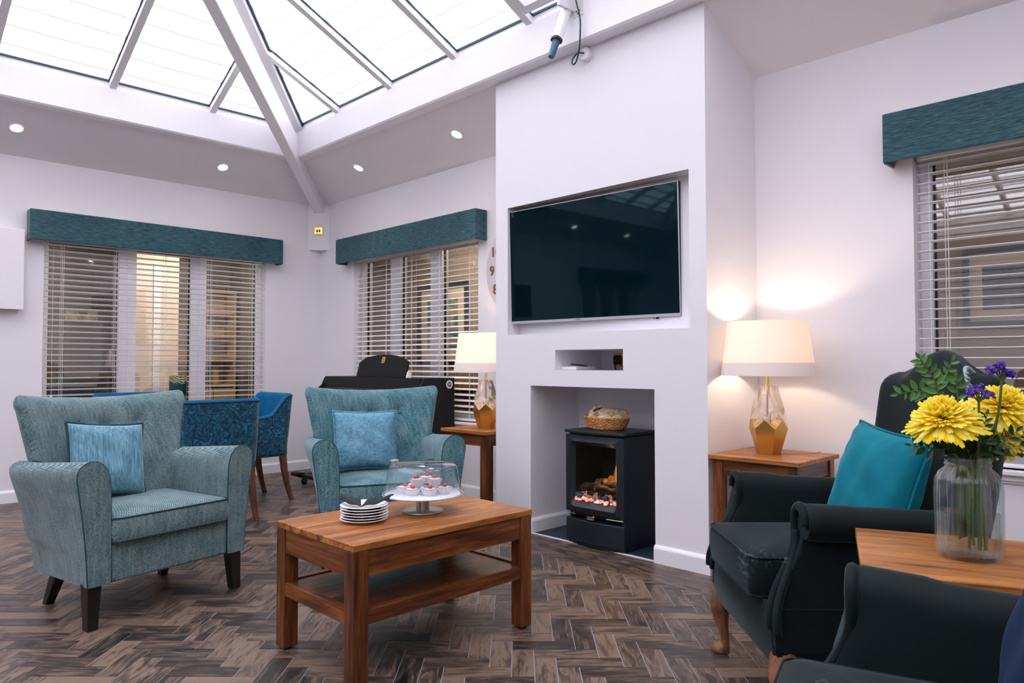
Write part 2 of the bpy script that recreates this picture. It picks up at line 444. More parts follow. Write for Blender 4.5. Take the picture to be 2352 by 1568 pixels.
for sx, sy in ((1, 1), (-1, 1), (1, -1), (-1, -1)):
    def hp(s, d, z):
        x = s + d * .7071; y = -(s - d * .7071)
        return Vector((x if sx > 0 else RW - x, y if sy > 0 else -RD - y, z))
    bm = NB(); hw = .046
    zz = lambda s: 2.583 + .455 * s
    rings = []
    for s in (.072, SR):
        h = .235
        rings.append([hp(s, -hw, zz(s)), hp(s, hw, zz(s)), hp(s, hw, zz(s) + h), hp(s, -hw, zz(s) + h)])
    loft(bm, rings); struct('hip_beam', bm, GLOSSW, CEIL, bevel=.008)
    bm = NB()
    rings = []
    for s in (GB + .05, SR):
        rings.append([hp(s, -.075, gz(s) - .085), hp(s, .075, gz(s) - .085), hp(s, .085, gz(s) - .032), hp(s, -.085, gz(s) - .032)])
    loft(bm, rings); gb = struct('hip_glazing_bar', bm, ALU, CEIL)
    bm = NB(); loft(bm, [[p + Vector((0, 0, .012)) for p in [hp(s, -.1, gz(s) - .066), hp(s, .1, gz(s) - .066), hp(s, .1, gz(s) - .05), hp(s, -.1, gz(s) - .05)]] for s in (GB + .05, SR)]); struct('gasket', bm, GASKET, gb)
bm = NB(); box(bm, SR - .05, SR + .05, -RD + SR - .05, -SR + .05, gz(SR) - .2, gz(SR)); struct('ridge_beam', bm, GLOSSW, CEIL)

# opening vent sash at the fourth bar, just inside the frame
bm = NB()
for x0, x1, s0, s1 in ((3.655, 3.695, .70, 1.9), (4.335, 4.375, .70, 1.9), (3.695, 4.335, .70, .745)):
    lo = [Vector((x, -s, gz(s) - .055)) for x, s in ((x0, s0), (x1, s0), (x1, s1), (x0, s1))]
    loft(bm, [lo, [p + Vector((0, 0, .05)) for p in lo]])
struct('vent_sash', bm, ALU, CEIL)

# ---------------------------------------------------------------- floor
W_, LP = .08, .24
def rot(p, q): return Vector(((p - q) * .70711, (p + q) * .70711))
def clip(poly, x0, x1, y0, y1):
    for ax, lim, sg in ((0, x0, 1), (0, x1, -1), (1, y0, 1), (1, y1, -1)):
        out = []
        for i, a in enumerate(poly):
            b = poly[(i + 1) % len(poly)]; da = sg * (a[0][ax] - lim); db = sg * (b[0][ax] - lim)
            if da >= 0: out.append(a)
            if (da >= 0) != (db >= 0):
                t = da / (da - db); out.append((a[0].lerp(b[0], t), a[1].lerp(b[1], t)))
        poly = out
        if not poly: return []
    return poly
bm = NB(); box(bm, -.2, RW + .2, -RD - .2, .2, -.06, -.0013); FLOOR = struct('floor', bm, GROUT)
BX0, BX1, BY0 = 2.9, 5.05, -.835
planks = []
g = .0017
def add_plank(cx0, cx1, cq0, cq1, vertical):
    u0, v0 = random.uniform(0, 50), random.uniform(0, 50)
    co = [(cx0 + g, cq0 + g), (cx1 - g, cq0 + g), (cx1 - g, cq1 - g), (cx0 + g, cq1 - g)]
    poly = []
    for p, q in co:
        uv = Vector((u0 + (q - cq0 if vertical else p - cx0), v0 + (p - cx0 if vertical else q - cq0)))
        poly.append((rot(p, q), uv))
    poly = clip(poly, .004, RW - .004, -RD + .004, -.004)
    if len(poly) < 3: return
    if all(BX0 < a[0].x < BX1 and a[0].y > BY0 for a in poly): return
    c = sum((a[0] for a in poly), Vector((0, 0))) / len(poly)
    planks.append((poly, random.random(), c, random.uniform(-.0003, .0003)))
for i in range(-90, 91):
    for j in range(-24, 25):
        p0 = 2.254 + W_ * i - 3 * W_ * j; q1 = -3.939 - W_ * i - 3 * W_ * j
        for vert in (0, 1):
            if vert: a, b, c_, d = p0 - W_, p0, q1 - 0 * W_ - 3 * W_ + 0, q1
            else: a, b, c_, d = p0, p0 + LP, q1 - W_, q1
            cc = rot((a + b) / 2, (c_ + d) / 2)
            if -.2 < cc.x < RW + .2 and -RD - .2 < cc.y < .2: add_plank(a, b, c_, d, vert)
# border planks along the hearth
x = BX0
for row, (ya, yb) in enumerate(((-.6895, -.5445), (BY0, -.6905))):
    x = BX0 - .3 * row
    while x < BX1:
        x2 = min(x + .92, BX1); u0, v0 = random.uniform(0, 50), random.uniform(0, 50)
        xa, xb = max(x, BX0) + .0005, x2 - .0005
        if xb > xa + .02:
            planks.append(([(Vector((a, b)), Vector((u0 + a - xa, v0 + b - ya))) for a, b in ((xa, ya), (xb, ya), (xb, yb), (xa, yb))], random.random() * .6, Vector(((xa + xb) / 2, (ya + yb) / 2)), .0012))
        x = x2
def visible(c):
    d = Vector((c.x, c.y, 0)) - CAMP; z = d.dot(_fw)
    if z < .3: return None
    px = 1176 + FPX * d.dot(_r2) / z; py = 784 - FPX * d.dot(_u2) / z
    return z if (-30 < px < 2382 and py < 1600) else None
# parts of the floor that furniture hides do not count among the nearest
hidden = [(2.95, 3.4, -3.0, -2.4)]
def emit(bm, P):
    poly, tone, c, dz = P
    uvl = bm.loops.layers.uv.verify(); tl = bm.faces.layers.float.get('tone') or bm.faces.layers.float.new('tone')
    top = [bm.verts.new((a[0].x, a[0].y, dz)) for a in poly]; n = len(poly)
    bot = [bm.verts.new((a[0].x, a[0].y, -.004)) for a in poly]
    f = bm.faces.new(top); f[tl] = tone
    for lp, a in zip(f.loops, poly): lp[uvl].uv = a[1]
    for i in range(n):
        f = bm.faces.new((top[i], bot[i], bot[(i + 1) % n], top[(i + 1) % n])); f[tl] = tone
        for lp in f.loops: lp[uvl].uv = poly[i][1]
key = []
for k, P in enumerate(planks):
    z = visible(P[2])
    if z is not None and not any(a < P[2].x < b and c_ < P[2].y < d for a, b, c_, d in hidden): key.append((z, k))
key.sort(); near = {k for z, k in key[:300]}
rest = NB()
for k, P in enumerate(planks):
    if k in near:
        bm = NB(); emit(bm, P); obj('plank', bm, PLANK, FLOOR)
    else: emit(rest, P)
pf = obj('plank_field', rest, PLANK, FLOOR); pf['kind'] = 'stuff'

# hearth slab + edge strip inside the fire recess (lies flush in the floor)
bm = NB(); box(bm, FIRE[0] + .002, FIRE[1] - .002, CY + .012, CY + .473, -.003, .006); hs = struct('trim_2', bm, SLATE)
bm = NB(); box(bm, FIRE[0] + .002, FIRE[1] - .002, CY - .001, CY + .012, -.003, .007); struct('edge_strip', bm, GLOSSW, hs)

# ---------------------------------------------------------------- baseboards
def skirt(name, x0, x1, M, h=.096, t=.016):
    sec = [(0, 0), (-t, 0), (-t, h - .018), (-t * .8, h - .010), (-t * .35, h), (0, h)]
    bm = NB(); loft(bm, [[M @ Vector((x, y, z)) for y, z in sec] for x in (x0, x1)])
    struct(name, bm, GLOSSW)
skirt('baseboard_back', .016, CX0, MB_); skirt('baseboard_back_right', CX1, RW, MB_)
skirt('baseboard_left', -RD, -.016, ML_)
skirt('baseboard_right', .016, RD, MR_); skirt('baseboard_front', .016, RW, MF_)
MC = Matrix.Translation((0, CY, 0))
skirt('baseboard_chimney_left', CX0 - .016, FIRE[0], MC); skirt('baseboard_chimney_right', FIRE[1] - .001, CX1 + .016, MC)
skirt('baseboard_chimney_side', 0, -CY - .002, Matrix.Translation((CX1, 0, 0)) @ Matrix.Rotation(-PI / 2, 4, 'Z') @ Matrix.Scale(-1, 4, (0, 0, 0)) if False else Matrix.Translation((CX1, -.001, 0)) @ Matrix.Rotation(-PI / 2, 4, 'Z') @ Matrix.Diagonal((1, -1, 1, 1)))
skirt('baseboard_fire_left', 0, .44, Matrix.Translation((FIRE[0], CY, 0)) @ Matrix.Rotation(PI / 2, 4, 'Z'))
skirt('baseboard_fire_back', FIRE[0] + .017, FIRE[1] - .017, Matrix.Translation((0, CY + .475, 0)))

# ---------------------------------------------------------------- windows, blinds, valances
SLAT_ME = {}
def window(n, M, W, mull, label_blind, label_val, vx0, vx1, tilt=0):
    """local: x across as seen from the room, y into the wall; M places it"""
    rz = M.to_euler().z
    fy = .10
    bm = NB(); fw = .055
    for a, b, c_, d in ((0, W, SILL, SILL + .05), (0, W, HEAD - .05, HEAD), (0, fw, SILL, HEAD), (W - fw, W, SILL, HEAD)):
        box(bm, a, b, fy, fy + .07, c_, d)
    w = struct('window_%d' % n, bm, GLOSSW, bevel=.004); w.matrix_world = M
    ed = [fw]
    for a, b in mull:
        bm = NB(); box(bm, a, b, fy - .004, fy + .074, SILL + .05, HEAD - .05); box(bm, (a + b) / 2 - .003, (a + b) / 2 + .003, fy - .007, fy, SILL + .05, HEAD - .05)
        obj('mullion', bm, GLOSSW, w, bevel=.004); ed += [a, b]
    ed.append(W - fw)
    for a, b in zip(ed[0::2], ed[1::2]):
        bm = NB(); box(bm, a - .004, b + .004, fy + .032, fy + .038, SILL + .046, HEAD - .046); p = obj('pane', bm, PANEG, w)
        bm = NB()
        for q in ((a, a + .008, SILL + .05, HEAD - .05), (b - .008, b, SILL + .05, HEAD - .05), (a, b, SILL + .05, SILL + .058), (a, b, HEAD - .058, HEAD - .05)):
            box(bm, q[0], q[1], fy + .026, fy + .044, q[2], q[3])
        obj('gasket', bm, BLACKP, p)
    # sill board with moulding
    bm = NB(); prism(bm, [(-.05, SILL - .022), (W + .05, SILL - .022), (W + .05, SILL), (-.05, SILL)], -.045, fy)
    prism(bm, [(-.03, SILL - .05), (W + .03, SILL - .05), (W + .03, SILL - .022), (-.03, SILL - .022)], -.022, 0)
    prism(bm, [(-.03, SILL - .062), (W + .03, SILL - .062), (W + .03, SILL - .05), (-.03, SILL - .05)], -.012, 0)
    obj('sill', bm, GLOSSW, w, bevel=.004)
    # venetian blind
    t = thing('venetian_blind', label_blind, 'blind'); t.matrix_world = M
    x0, x1, by = .012, W - .012, .045
    key = (round(W, 3), tilt)
    if key not in SLAT_ME:
        bm = NB(); tl = math.radians(tilt); rg = []
        for s in (-1, -.33, .33, 1):
            y = s * .0245; z = .0028 * (1 - s * s)
            rg.append((y * math.cos(tl) - z * math.sin(tl), y * math.sin(tl) + z * math.cos(tl)))
        loft(bm, [[Vector((x, y, z)) for y, z in rg] + [Vector((x, y, z - .0026)) for y, z in rg[::-1]] for x in (x0, x1)])
        me = bpy.data.meshes.new('slat'); bmesh.ops.recalc_face_normals(bm, faces=bm.faces[:]); bm.to_mesh(me); bm.free(); me.materials.append(SLAT); SLAT_ME[key] = me
    z = HEAD - .075; zs = []
    while z > SILL + .06: zs.append(z); z -= .0472
    for z in zs: meshobj('slat', SLAT_ME[key], t, (0, by, z))
    bm = NB(); box(bm, x0, x1, by - .03, by + .03, HEAD - .055, HEAD - .002); obj('headrail', bm, SLAT, t, bevel=.003)
    bm = NB(); box(bm, x0, x1, by - .027, by + .027, SILL + .004, SILL + .022); obj('bottom_rail', bm, SLAT, t, bevel=.004)
    for cx in [x0 + .12] + [x0 + .12 + (x1 - x0 - .24) * i / 4 for i in range(1, 4)] + [x1 - .12]:
        bm = NB()
        for dx, dy in ((0, -.0265), (0, .0265), (.012, -.0265)):
            box(bm, cx + dx - .0011, cx + dx + .0011, by + dy - .0011, by + dy + .0011, SILL + .02, HEAD - .05)
        obj('ladder_cord', bm, CORD, t)
    for cx, zl in ((x1 - .05, HEAD - .22), (x0 + .055, SILL + .22)):
        bm = NB(); box(bm, cx - .001, cx + .001, by - .034, by - .032, zl, HEAD - .05); pc = obj('pull_cord', bm, CORD, t)
        bm = NB(); lathe(bm, [(.003, zl + .004), (.0065, zl - .006), (.0075, zl - .03), (.004, zl - .033)], 10, (cx, by - .033, 0), cap0=True, cap1=True); obj('tassel', bm, WHITE, pc, True)
    # valance (fabric covered box pelmet)
    vt = thing('valance', label_val, 'valance'); vt.matrix_world = M
    D, z0, z1, th = .127, 2.05, 2.288, .016
    bm = NB(); box(bm, vx0, vx1, -D, -D + th, z0, z1); obj('front_board', bm, VALF, vt, bevel=.006, seg=2)
    for a in (vx0, vx1 - th):
        bm = NB(); box(bm, a, a + th, -D + th - .002, -.001, z0 - .004, z1); obj('return_board', bm, VALF, vt, bevel=.004)
    bm = NB(); box(bm, vx0 + .004, vx1 - .004, -D + .004, -.001, z1 - .016, z1 - .001); obj('top_board', bm, plain('pelmet_lining', L(196, 176, 150), .8), vt)
    return w

window(1, Matrix.Translation((0, WL[0], 0)) @ ML_, WL[1] - WL[0], [(WL_a + 2.475, WL_b + 2.475) for WL_a, WL_b in ((-1.898, -1.755), (-1.288, -1.144))],
       'white venetian blind hanging in the left-hand window, behind the dining table', 'dark teal fabric pelmet box over the left-hand window, behind the dining table', -2.597 + 2.475, -.488 + 2.475, -8)
window(2, Matrix.Translation((WM[0], 0, 0)), WM[1] - WM[0], [(1.109 - .62, 1.26 - .62), (1.707 - .62, 1.864 - .62)],
       'white venetian blind behind the black piano in the middle window', 'dark teal fabric pelmet box above the piano, beside the chimney breast', .492 - .62, 2.551 - .62, 14)
window(3, Matrix.Translation((WR[0], 0, 0)), WR[1] - WR[0], [(.62, .76), (1.2, 1.35)],
       'white venetian blind in the window at the right edge, behind the flowers', 'dark teal pelmet box at the right edge, cut off by the frame', 5.524 - 5.62, 7.53 - 5.62, -3)
# the window that the television mirrors
bm = NB(); w4 = NB()
for a, b, c_, d in ((0, 1.87, SILL, SILL + .05), (0, 1.87, HEAD - .05, HEAD), (0, .055, SILL, HEAD), (1.815, 1.87, SILL, HEAD), (.6, .7, SILL, HEAD), (1.2, 1.3, SILL, HEAD)): box(w4, a, b, .1, .17, c_, d)
bm.free(); w = struct('window_4', w4, GLOSSW); w.matrix_world = Matrix.Translation((0, WL2[0], 0)) @ ML_
bm = NB(); box(bm, .04, 1.83, .13, .136, SILL, HEAD); obj('pane', bm, PANEG, w)
bm = NB(); box(bm, -.12, 1.99, -.127, 0, 2.05, 2.288); obj('valance_board', bm, VALF, w)

# glazed door that the television mirrors at its left end
bm = NB()
for a, b, c_, d in ((-5.2, -5.09, 0, 2.08), (-4.21, -4.1, 0, 2.08), (-5.09, -4.21, 1.97, 2.08), (-5.09, -4.21, 0, .2), (-5.09, -4.21, 1.42, 1.50), (-5.09, -4.21, .82, .90)): box(bm, a, b, -.03, -.001, c_, d, ML_)
dr_ = struct('door_1', bm, GLOSSW)
for c_, d in ((1.50, 1.97), (.90, 1.42), (.2, .82)):
    bm = NB(); box(bm, -5.09, -4.21, -.015, -.004, c_, d, ML_); obj('pane', bm, plain('dark_door_glass', L(16, 24, 30), .06), dr_)
bm = NB(); box(bm, -4.2, -4.17, -.075, -.03, 1.0, 1.02, ML_); box(bm, -4.32, -4.17, -.085, -.07, 1.0, 1.02, ML_); obj('handle', bm, BRASS, dr_, bevel=.003)

# ---------------------------------------------------------------- rooms seen through the windows
TAN = plain('corridor_wall_tan', L(158, 138, 116), .8, var=.04, scale=4)
GREIGE = plain('corridor_wall_greige', L(118, 106, 94), .8, var=.04, scale=4)
PEACH = plain('warm_peach_wall', L(222, 200, 182), .8, var=.04, scale=4)
CARPET = plain('corridor_carpet', L(66, 52, 46), .95, var=.3, scale=60)
bm = NB()
box(bm, -2.0, RW + .8, 1.95, 2.05, 0, 2.5); box(bm, -2.05, -2.0, .22, 2.0, 0, 2.5); box(bm, RW + .8, RW + .85, .2, 2.0, 0, 2.5)
struct('wall_corridor', bm, TAN)
bm = NB(); box(bm, -2.0, RW + .8, .22, 2.0, 2.45, 2.5); struct('ceiling_corridor', bm, PAINT)
bm = NB(); box(bm, -2.0, RW + .8, .22, 2.0, -.05, 0); struct('floor_corridor', bm, CARPET)
bm = NB(); box(bm, -2.85, -2.75, -RD, .3, 0, 2.5); box(bm, -2.8, -.22, -RD - .05, -RD, 0, 2.5); box(bm, -2.8, -.22, .22, .27, 0, 2.5); struct('wall_side_lobby', bm, GREIGE)
bm = NB(); box(bm, -2.8, -.22, -RD, .25, 2.45, 2.5); struct('ceiling_side_lobby', bm, PAINT)
bm = NB(); box(bm, -2.8, -.22, -RD, .25, -.05, 0); struct('floor_side_lobby', bm, CARPET)
bm = NB(); box(bm, -2.06, -1.96, -1.22, -.72, 0, 2.45); struct('wall_peach_pier', bm, PEACH)
bm = NB(); box(bm, -2.04, -1.94, -1.0, -.93, 0, 2.2); struct('trim_3', bm, GLOSSW)

def lamp_disc(name, label, loc, r, power, col=(1, .85, .68), es=9):
    t = thing(name, label, 'light', loc)
    bm = NB(); lathe(bm, [(r, 0), (r, -.03), (r * .92, -.045), (.001, -.05)], 24, cap0=True); obj('diffuser', bm, emis(name + '_glow', (*col, 1), es), t, True)
    l = bpy.data.lights.new(name + '_light', 'POINT'); l.energy = power; l.color = col; l.shadow_soft_size = .12
    o = bpy.data.objects.new(name + '_light', l); COL.objects.link(o); o.parent = t; o.location = (0, 0, -.12)
    return t
for x, p, w in ((0.4, 34, 'middle window'), (3.2, 30, 'chimney breast'), (6.9, 4, 'right-hand window')):
    lamp_disc('corridor_ceiling_light', 'round corridor ceiling lamp beyond the ' + w, (x, 1.1, 2.45), .14, p)
for y, p, w in ((-.75, 46, 'right part of the left-hand window'), (-2.6, 14, 'left part of the left-hand window'), (-7.3, 20, 'window mirrored in the television')):
    lamp_disc('lobby_ceiling_light', 'round lobby ceiling lamp beyond the ' + w, (-1.2, y, 2.45), .14, p)

def picture(name, label, M, w, h, fw, mw, fcol, art):
    t = thing(name, label, 'picture'); t.matrix_world = M      # local x across, y towards the wall, z up
    bm = NB()
    for a, b, c_, d in ((0, w, 0, fw), (0, w, h - fw, h), (0, fw, fw, h - fw), (w - fw, w, fw, h - fw)): box(bm, a, b, -.03, -.001, c_, d)
    obj('frame', bm, plain('picture_frame', fcol, .4), t, bevel=.003)
    bm = NB(); box(bm, fw, w - fw, -.012, -.001, fw, h - fw); obj('mat_board', bm, plain('cream_mat', L(222, 200, 172), .8), t)
    bm = NB(); box(bm, fw + mw, w - fw - mw, -.014, -.011, fw + mw, h - fw - mw); obj('print', bm, art, t)
    return t
def artmat(name, stops, sc):
    M = MT(name); n = M.noise(M.coords(sc), 1, 5, .6, .6); return M.done(M.bsdf(M.ramp(n, stops), .3))
ART1 = artmat('seaside_print', [(.35, L(30, 84, 92)), (.48, L(60, 120, 124)), (.56, L(196, 160, 110)), (.66, L(120, 130, 120))], (2, 2, 8))
ART2 = artmat('dark_photograph_print', [(.4, L(30, 36, 40)), (.55, L(66, 74, 78)), (.7, L(124, 122, 116))], (6, 6, 5))
ART3 = artmat('garden_poster_print', [(.35, L(60, 100, 60)), (.5, L(200, 190, 120)), (.7, L(230, 220, 180))], (14, 14, 12))
picture('framed_picture', 'dark framed seaside picture with cream mat, seen through the middle window', Matrix.Translation((-.89, 1.95, 1.05)), 1.01, 1.03, .07, .13, L(26, 28, 32), ART1)
picture('framed_picture', 'dark framed photograph with cream mat, seen through the right-hand window', Matrix.Translation((5.37, 1.95, 1.325)), .82, .54, .035, .08, L(30, 32, 34), ART2)
picture('framed_picture', 'small green and yellow notice on the lobby wall behind the left-hand window', Matrix.Translation((-2.75, -1.70, 1.56)) @ ML_, .34, .13, .006, .012, L(210, 200, 170), ART3)
picture('framed_picture', 'pale pinned notice on the lobby wall, right of the white door post', Matrix.Translation((-2.75, -.70, 1.35)) @ ML_, .2, .42, .008, .02, L(180, 180, 170), ART3)
# lit dresser and shelving in the lobby
PALEW = plain('pale_oak', L(196, 164, 122), .6, var=.15)
t = thing('lobby_dresser', 'lit oak dresser with shelves, seen through the right part of the left-hand window', 'dresser', (-2.74, -.42, 0))
bm = NB()
box(bm, 0, .34, 0, .03, 0, 2.0); box(bm, 0, .34, .55, .58, 0, 2.0); box(bm, 0, .02, .03, .55, 0, 2.0); obj('carcass', bm, PALEW, t)
for z in (.78, 1.1, 1.4, 1.7, 1.97):
    bm = NB(); box(bm, .02, .34, .03, .55, z, z + .03); obj('shelf', bm, PALEW, t)
for y in (.03, .295):
    bm = NB(); box(bm, .325, .345, y + .003, y + .257, .05, .76); d = obj('door', bm, PALEW, t); bm = NB(); lathe(bm, [(.001, 0), (.012, .004), (.012, .012), (.001, .016)], 12); k = obj('knob', bm, BRASS, d, True); k.rotation_euler = (0, PI / 2, 0); k.location = (.345, y + .13, .5)
bx = [(.06, .12, .95, L(120, 60, 40)), (.13, .2, .9, L(190, 180, 150)), (.24, .3, .92, L(60, 90, 70)), (.32, .4, .9, L(180, 140, 80))]
for i, (a, b, h, cc) in enumerate(bx):
    bm = NB(); box(bm, -2.66, -2.5, -.42 + a, -.42 + b, .812, .812 + .18 + .02 * i); box(bm, -2.655, -2.502, -.42 + a + .004, -.42 + b - .004, .815, .99 + .02 * i)
    setp(obj('book', bm, plain('book_cover', cc, .7)), '%s book on the lower shelf of the lobby dresser' % ('brown', 'cream', 'green', 'ochre')[i], 'book', 'books on the lobby dresser')
# low dark sideboard in the lobby and books under the middle window in the corridor
t = thing('lobby_sideboard', 'low dark sideboard standing in the lobby behind the left-hand window', 'sideboard', (-2.74, -2.6, 0))
bm = NB(); box(bm, 0, .45, 0, 1.1, .08, .82); obj('carcass', bm, plain('dark_sideboard', L(40, 40, 40), .5), t)
bm = NB(); box(bm, -.0, .47, -.02, 1.12, .82, .85); obj('top', bm, plain('grey_sideboard_top', L(150, 140, 126), .5), t)
for y in (.02, .55):
    bm = NB(); box(bm, .44, .465, y, y + .52, .12, .78); obj('door', bm, plain('dark_sideboard_door', L(50, 48, 46), .5), t)
t = thing('corridor_bookcase', 'low oak bookcase standing in the corridor beyond the middle window', 'bookcase', (-.1, 1.62, 0))
bm = NB(); box(bm, 0, 2.2, 0, .3, 0, .06); box(bm, 0, .03, 0, .3, .06, .8); box(bm, 2.17, 2.2, 0, .3, .06, .8); box(bm, 0, 2.2, .28, .3, .06, .8); obj('carcass', bm, OAK[0], t)
bm = NB(); box(bm, -.02, 2.22, -.02, .3, .8, .84); obj('top', bm, OAKLT[0], t)
bm = NB(); box(bm, .03, 2.17, 0, .28, .42, .45); obj('shelf', bm, OAK[0], t)
cols = [('red', L(170, 40, 34)), ('navy', L(28, 50, 96)), ('teal', L(30, 90, 96)), ('dark grey', L(50, 52, 56))]
px_ = 1.0
for i in range(12):
    w = random.uniform(.04, .065); h = random.uniform(.22, .3); cn, cc = cols[(i * 3 + i // 3) % 4]
    bm = NB(); box(bm, px_, px_ + w, 1.64, 1.82, .451, .451 + h); box(bm, px_ + .004, px_ + w - .004, 1.638, 1.815, .455, .447 + h)
    setp(obj('book', bm, plain('book_spine', cc, .6)), '%s book, %s from the left on the corridor bookcase beyond the middle window' % (cn, ('first', 'second', 'third', 'fourth', 'fifth', 'sixth', 'seventh', 'eighth', 'ninth', 'tenth', 'eleventh', 'twelfth')[i]), 'book', 'books on the corridor bookcase'); px_ += w + .004
# ================================================================= FURNITURE
def ringz(pts, z): return [Vector((p[0], p[1], z)) for p in pts]

def tapered(bm, x, y, z0, z1, w0, w1, dx=0, dy=0, d0=None, d1=None):
    """square leg: bottom (z0) size w0 offset dx,dy ; top (z1) size w1"""
    d0 = d0 or w0; d1 = d1 or w1
    loft(bm, [[Vector((x + dx + a * w0 / 2, y + dy + b * d0 / 2, z0)) for a, b in ((-1, -1), (1, -1), (1, 1), (-1, 1))],
              [Vector((x + a * w1 / 2, y + b * d1 / 2, z1)) for a, b in ((-1, -1), (1, -1), (1, 1), (-1, 1))]])

def cushion_block(bm, w, d, y0, z0, z1, r=.05, crown=.02, x0=0):
    """rounded box cushion with a crowned top; front edge at y0"""
    base = rrect(w, d, r, 5); cy = y0 + d / 2; rings = []
    for s, z in ((.93, z0), (.985, z0 + .006), (1.0, z0 + .022), (1.008, (z0 + z1) / 2), (1.0, z1 - .02), (.985, z1 - .005), (.95, z1 + .003)):
        rings.append([Vector((x0 + p[0] * s, cy + p[1] * s, z)) for p in base])
    for s in (.85, .7, .5, .3, .12):
        rings.append([Vector((x0 + p[0] * s, cy + p[1] * s, z1 + .003 + crown * (1 - s * s))) for p in base])
    loft(bm, rings)
def cushion_piping(bm, w, d, y0, z, r=.05, x0=0, t=.0034):
    tube(bm, [Vector((x0 + p[0] * .995, y0 + d / 2 + p[1] * .995, z)) for p in rrect(w, d, r, 5)], t, 6, closed=True)

def pillow(name, label, mat, pmat, size, thick, loc, eul, group=None, pinch=.07, seed=1):
    rnd = random.Random(seed)
    n = 26; bm = NB(); G = {}
    W, H = size
    for side in (1, -1):
        for i in range(n + 1):
            for j in range(n + 1):
                a = 2 * i / n - 1; b = 2 * j / n - 1
                edge = abs(a) == 1 or abs(b) == 1
                x = a * W / 2 * (1 - pinch * (1 - b * b) * abs(a)); z = b * H / 2 * (1 - pinch * (1 - a * a) * abs(b))
                h = thick / 2 * (max(0, 1 - abs(a) ** 2.4) * max(0, 1 - abs(b) ** 2.4)) ** .42
                h += .006 * math.sin(7 * a + 3 * b + seed) * math.sin(5 * b - 2 * a + seed * 2) * (1 - max(abs(a), abs(b)) ** 4)
                ca = max(abs(a), abs(b))
                h += .007 * math.sin(11 * (a * b) + 14 * (abs(a) - abs(b)) + seed) * max(0, ca - .55) * (0 if edge else 1)
                if edge and side == -1: continue
                G[(side, i, j)] = bm.verts.new((x, -side * h, z))
    g = lambda s, i, j: G.get((s, i, j)) or G[(1, i, j)]
    for s in (1, -1):
        for i in range(n):
            for j in range(n):
                bm.faces.new((g(s, i, j), g(s, i + 1, j), g(s, i + 1, j + 1), g(s, i, j + 1)))
    t = thing(name, label, 'cushion', loc, 0, group); t.rotation_euler = eul
    obj('cover', bm, mat, t, True, sub=1, angle=180)
    bm = NB(); pts = []
    for k in range(4 * n):
        e, f = divmod(k, n); a = 2 * f / n - 1
        a, b = ((a, -1), (1, a), (-a, 1), (-1, -a))[e]
        pts.append(Vector((a * W / 2 * (1 - pinch * (1 - b * b) * abs(a)), 0, b * H / 2 * (1 - pinch * (1 - a * a) * abs(b)))))
    tube(bm, pts, .0045, 6, closed=True); obj('piping', bm, pmat, t, True, angle=180)
    return t

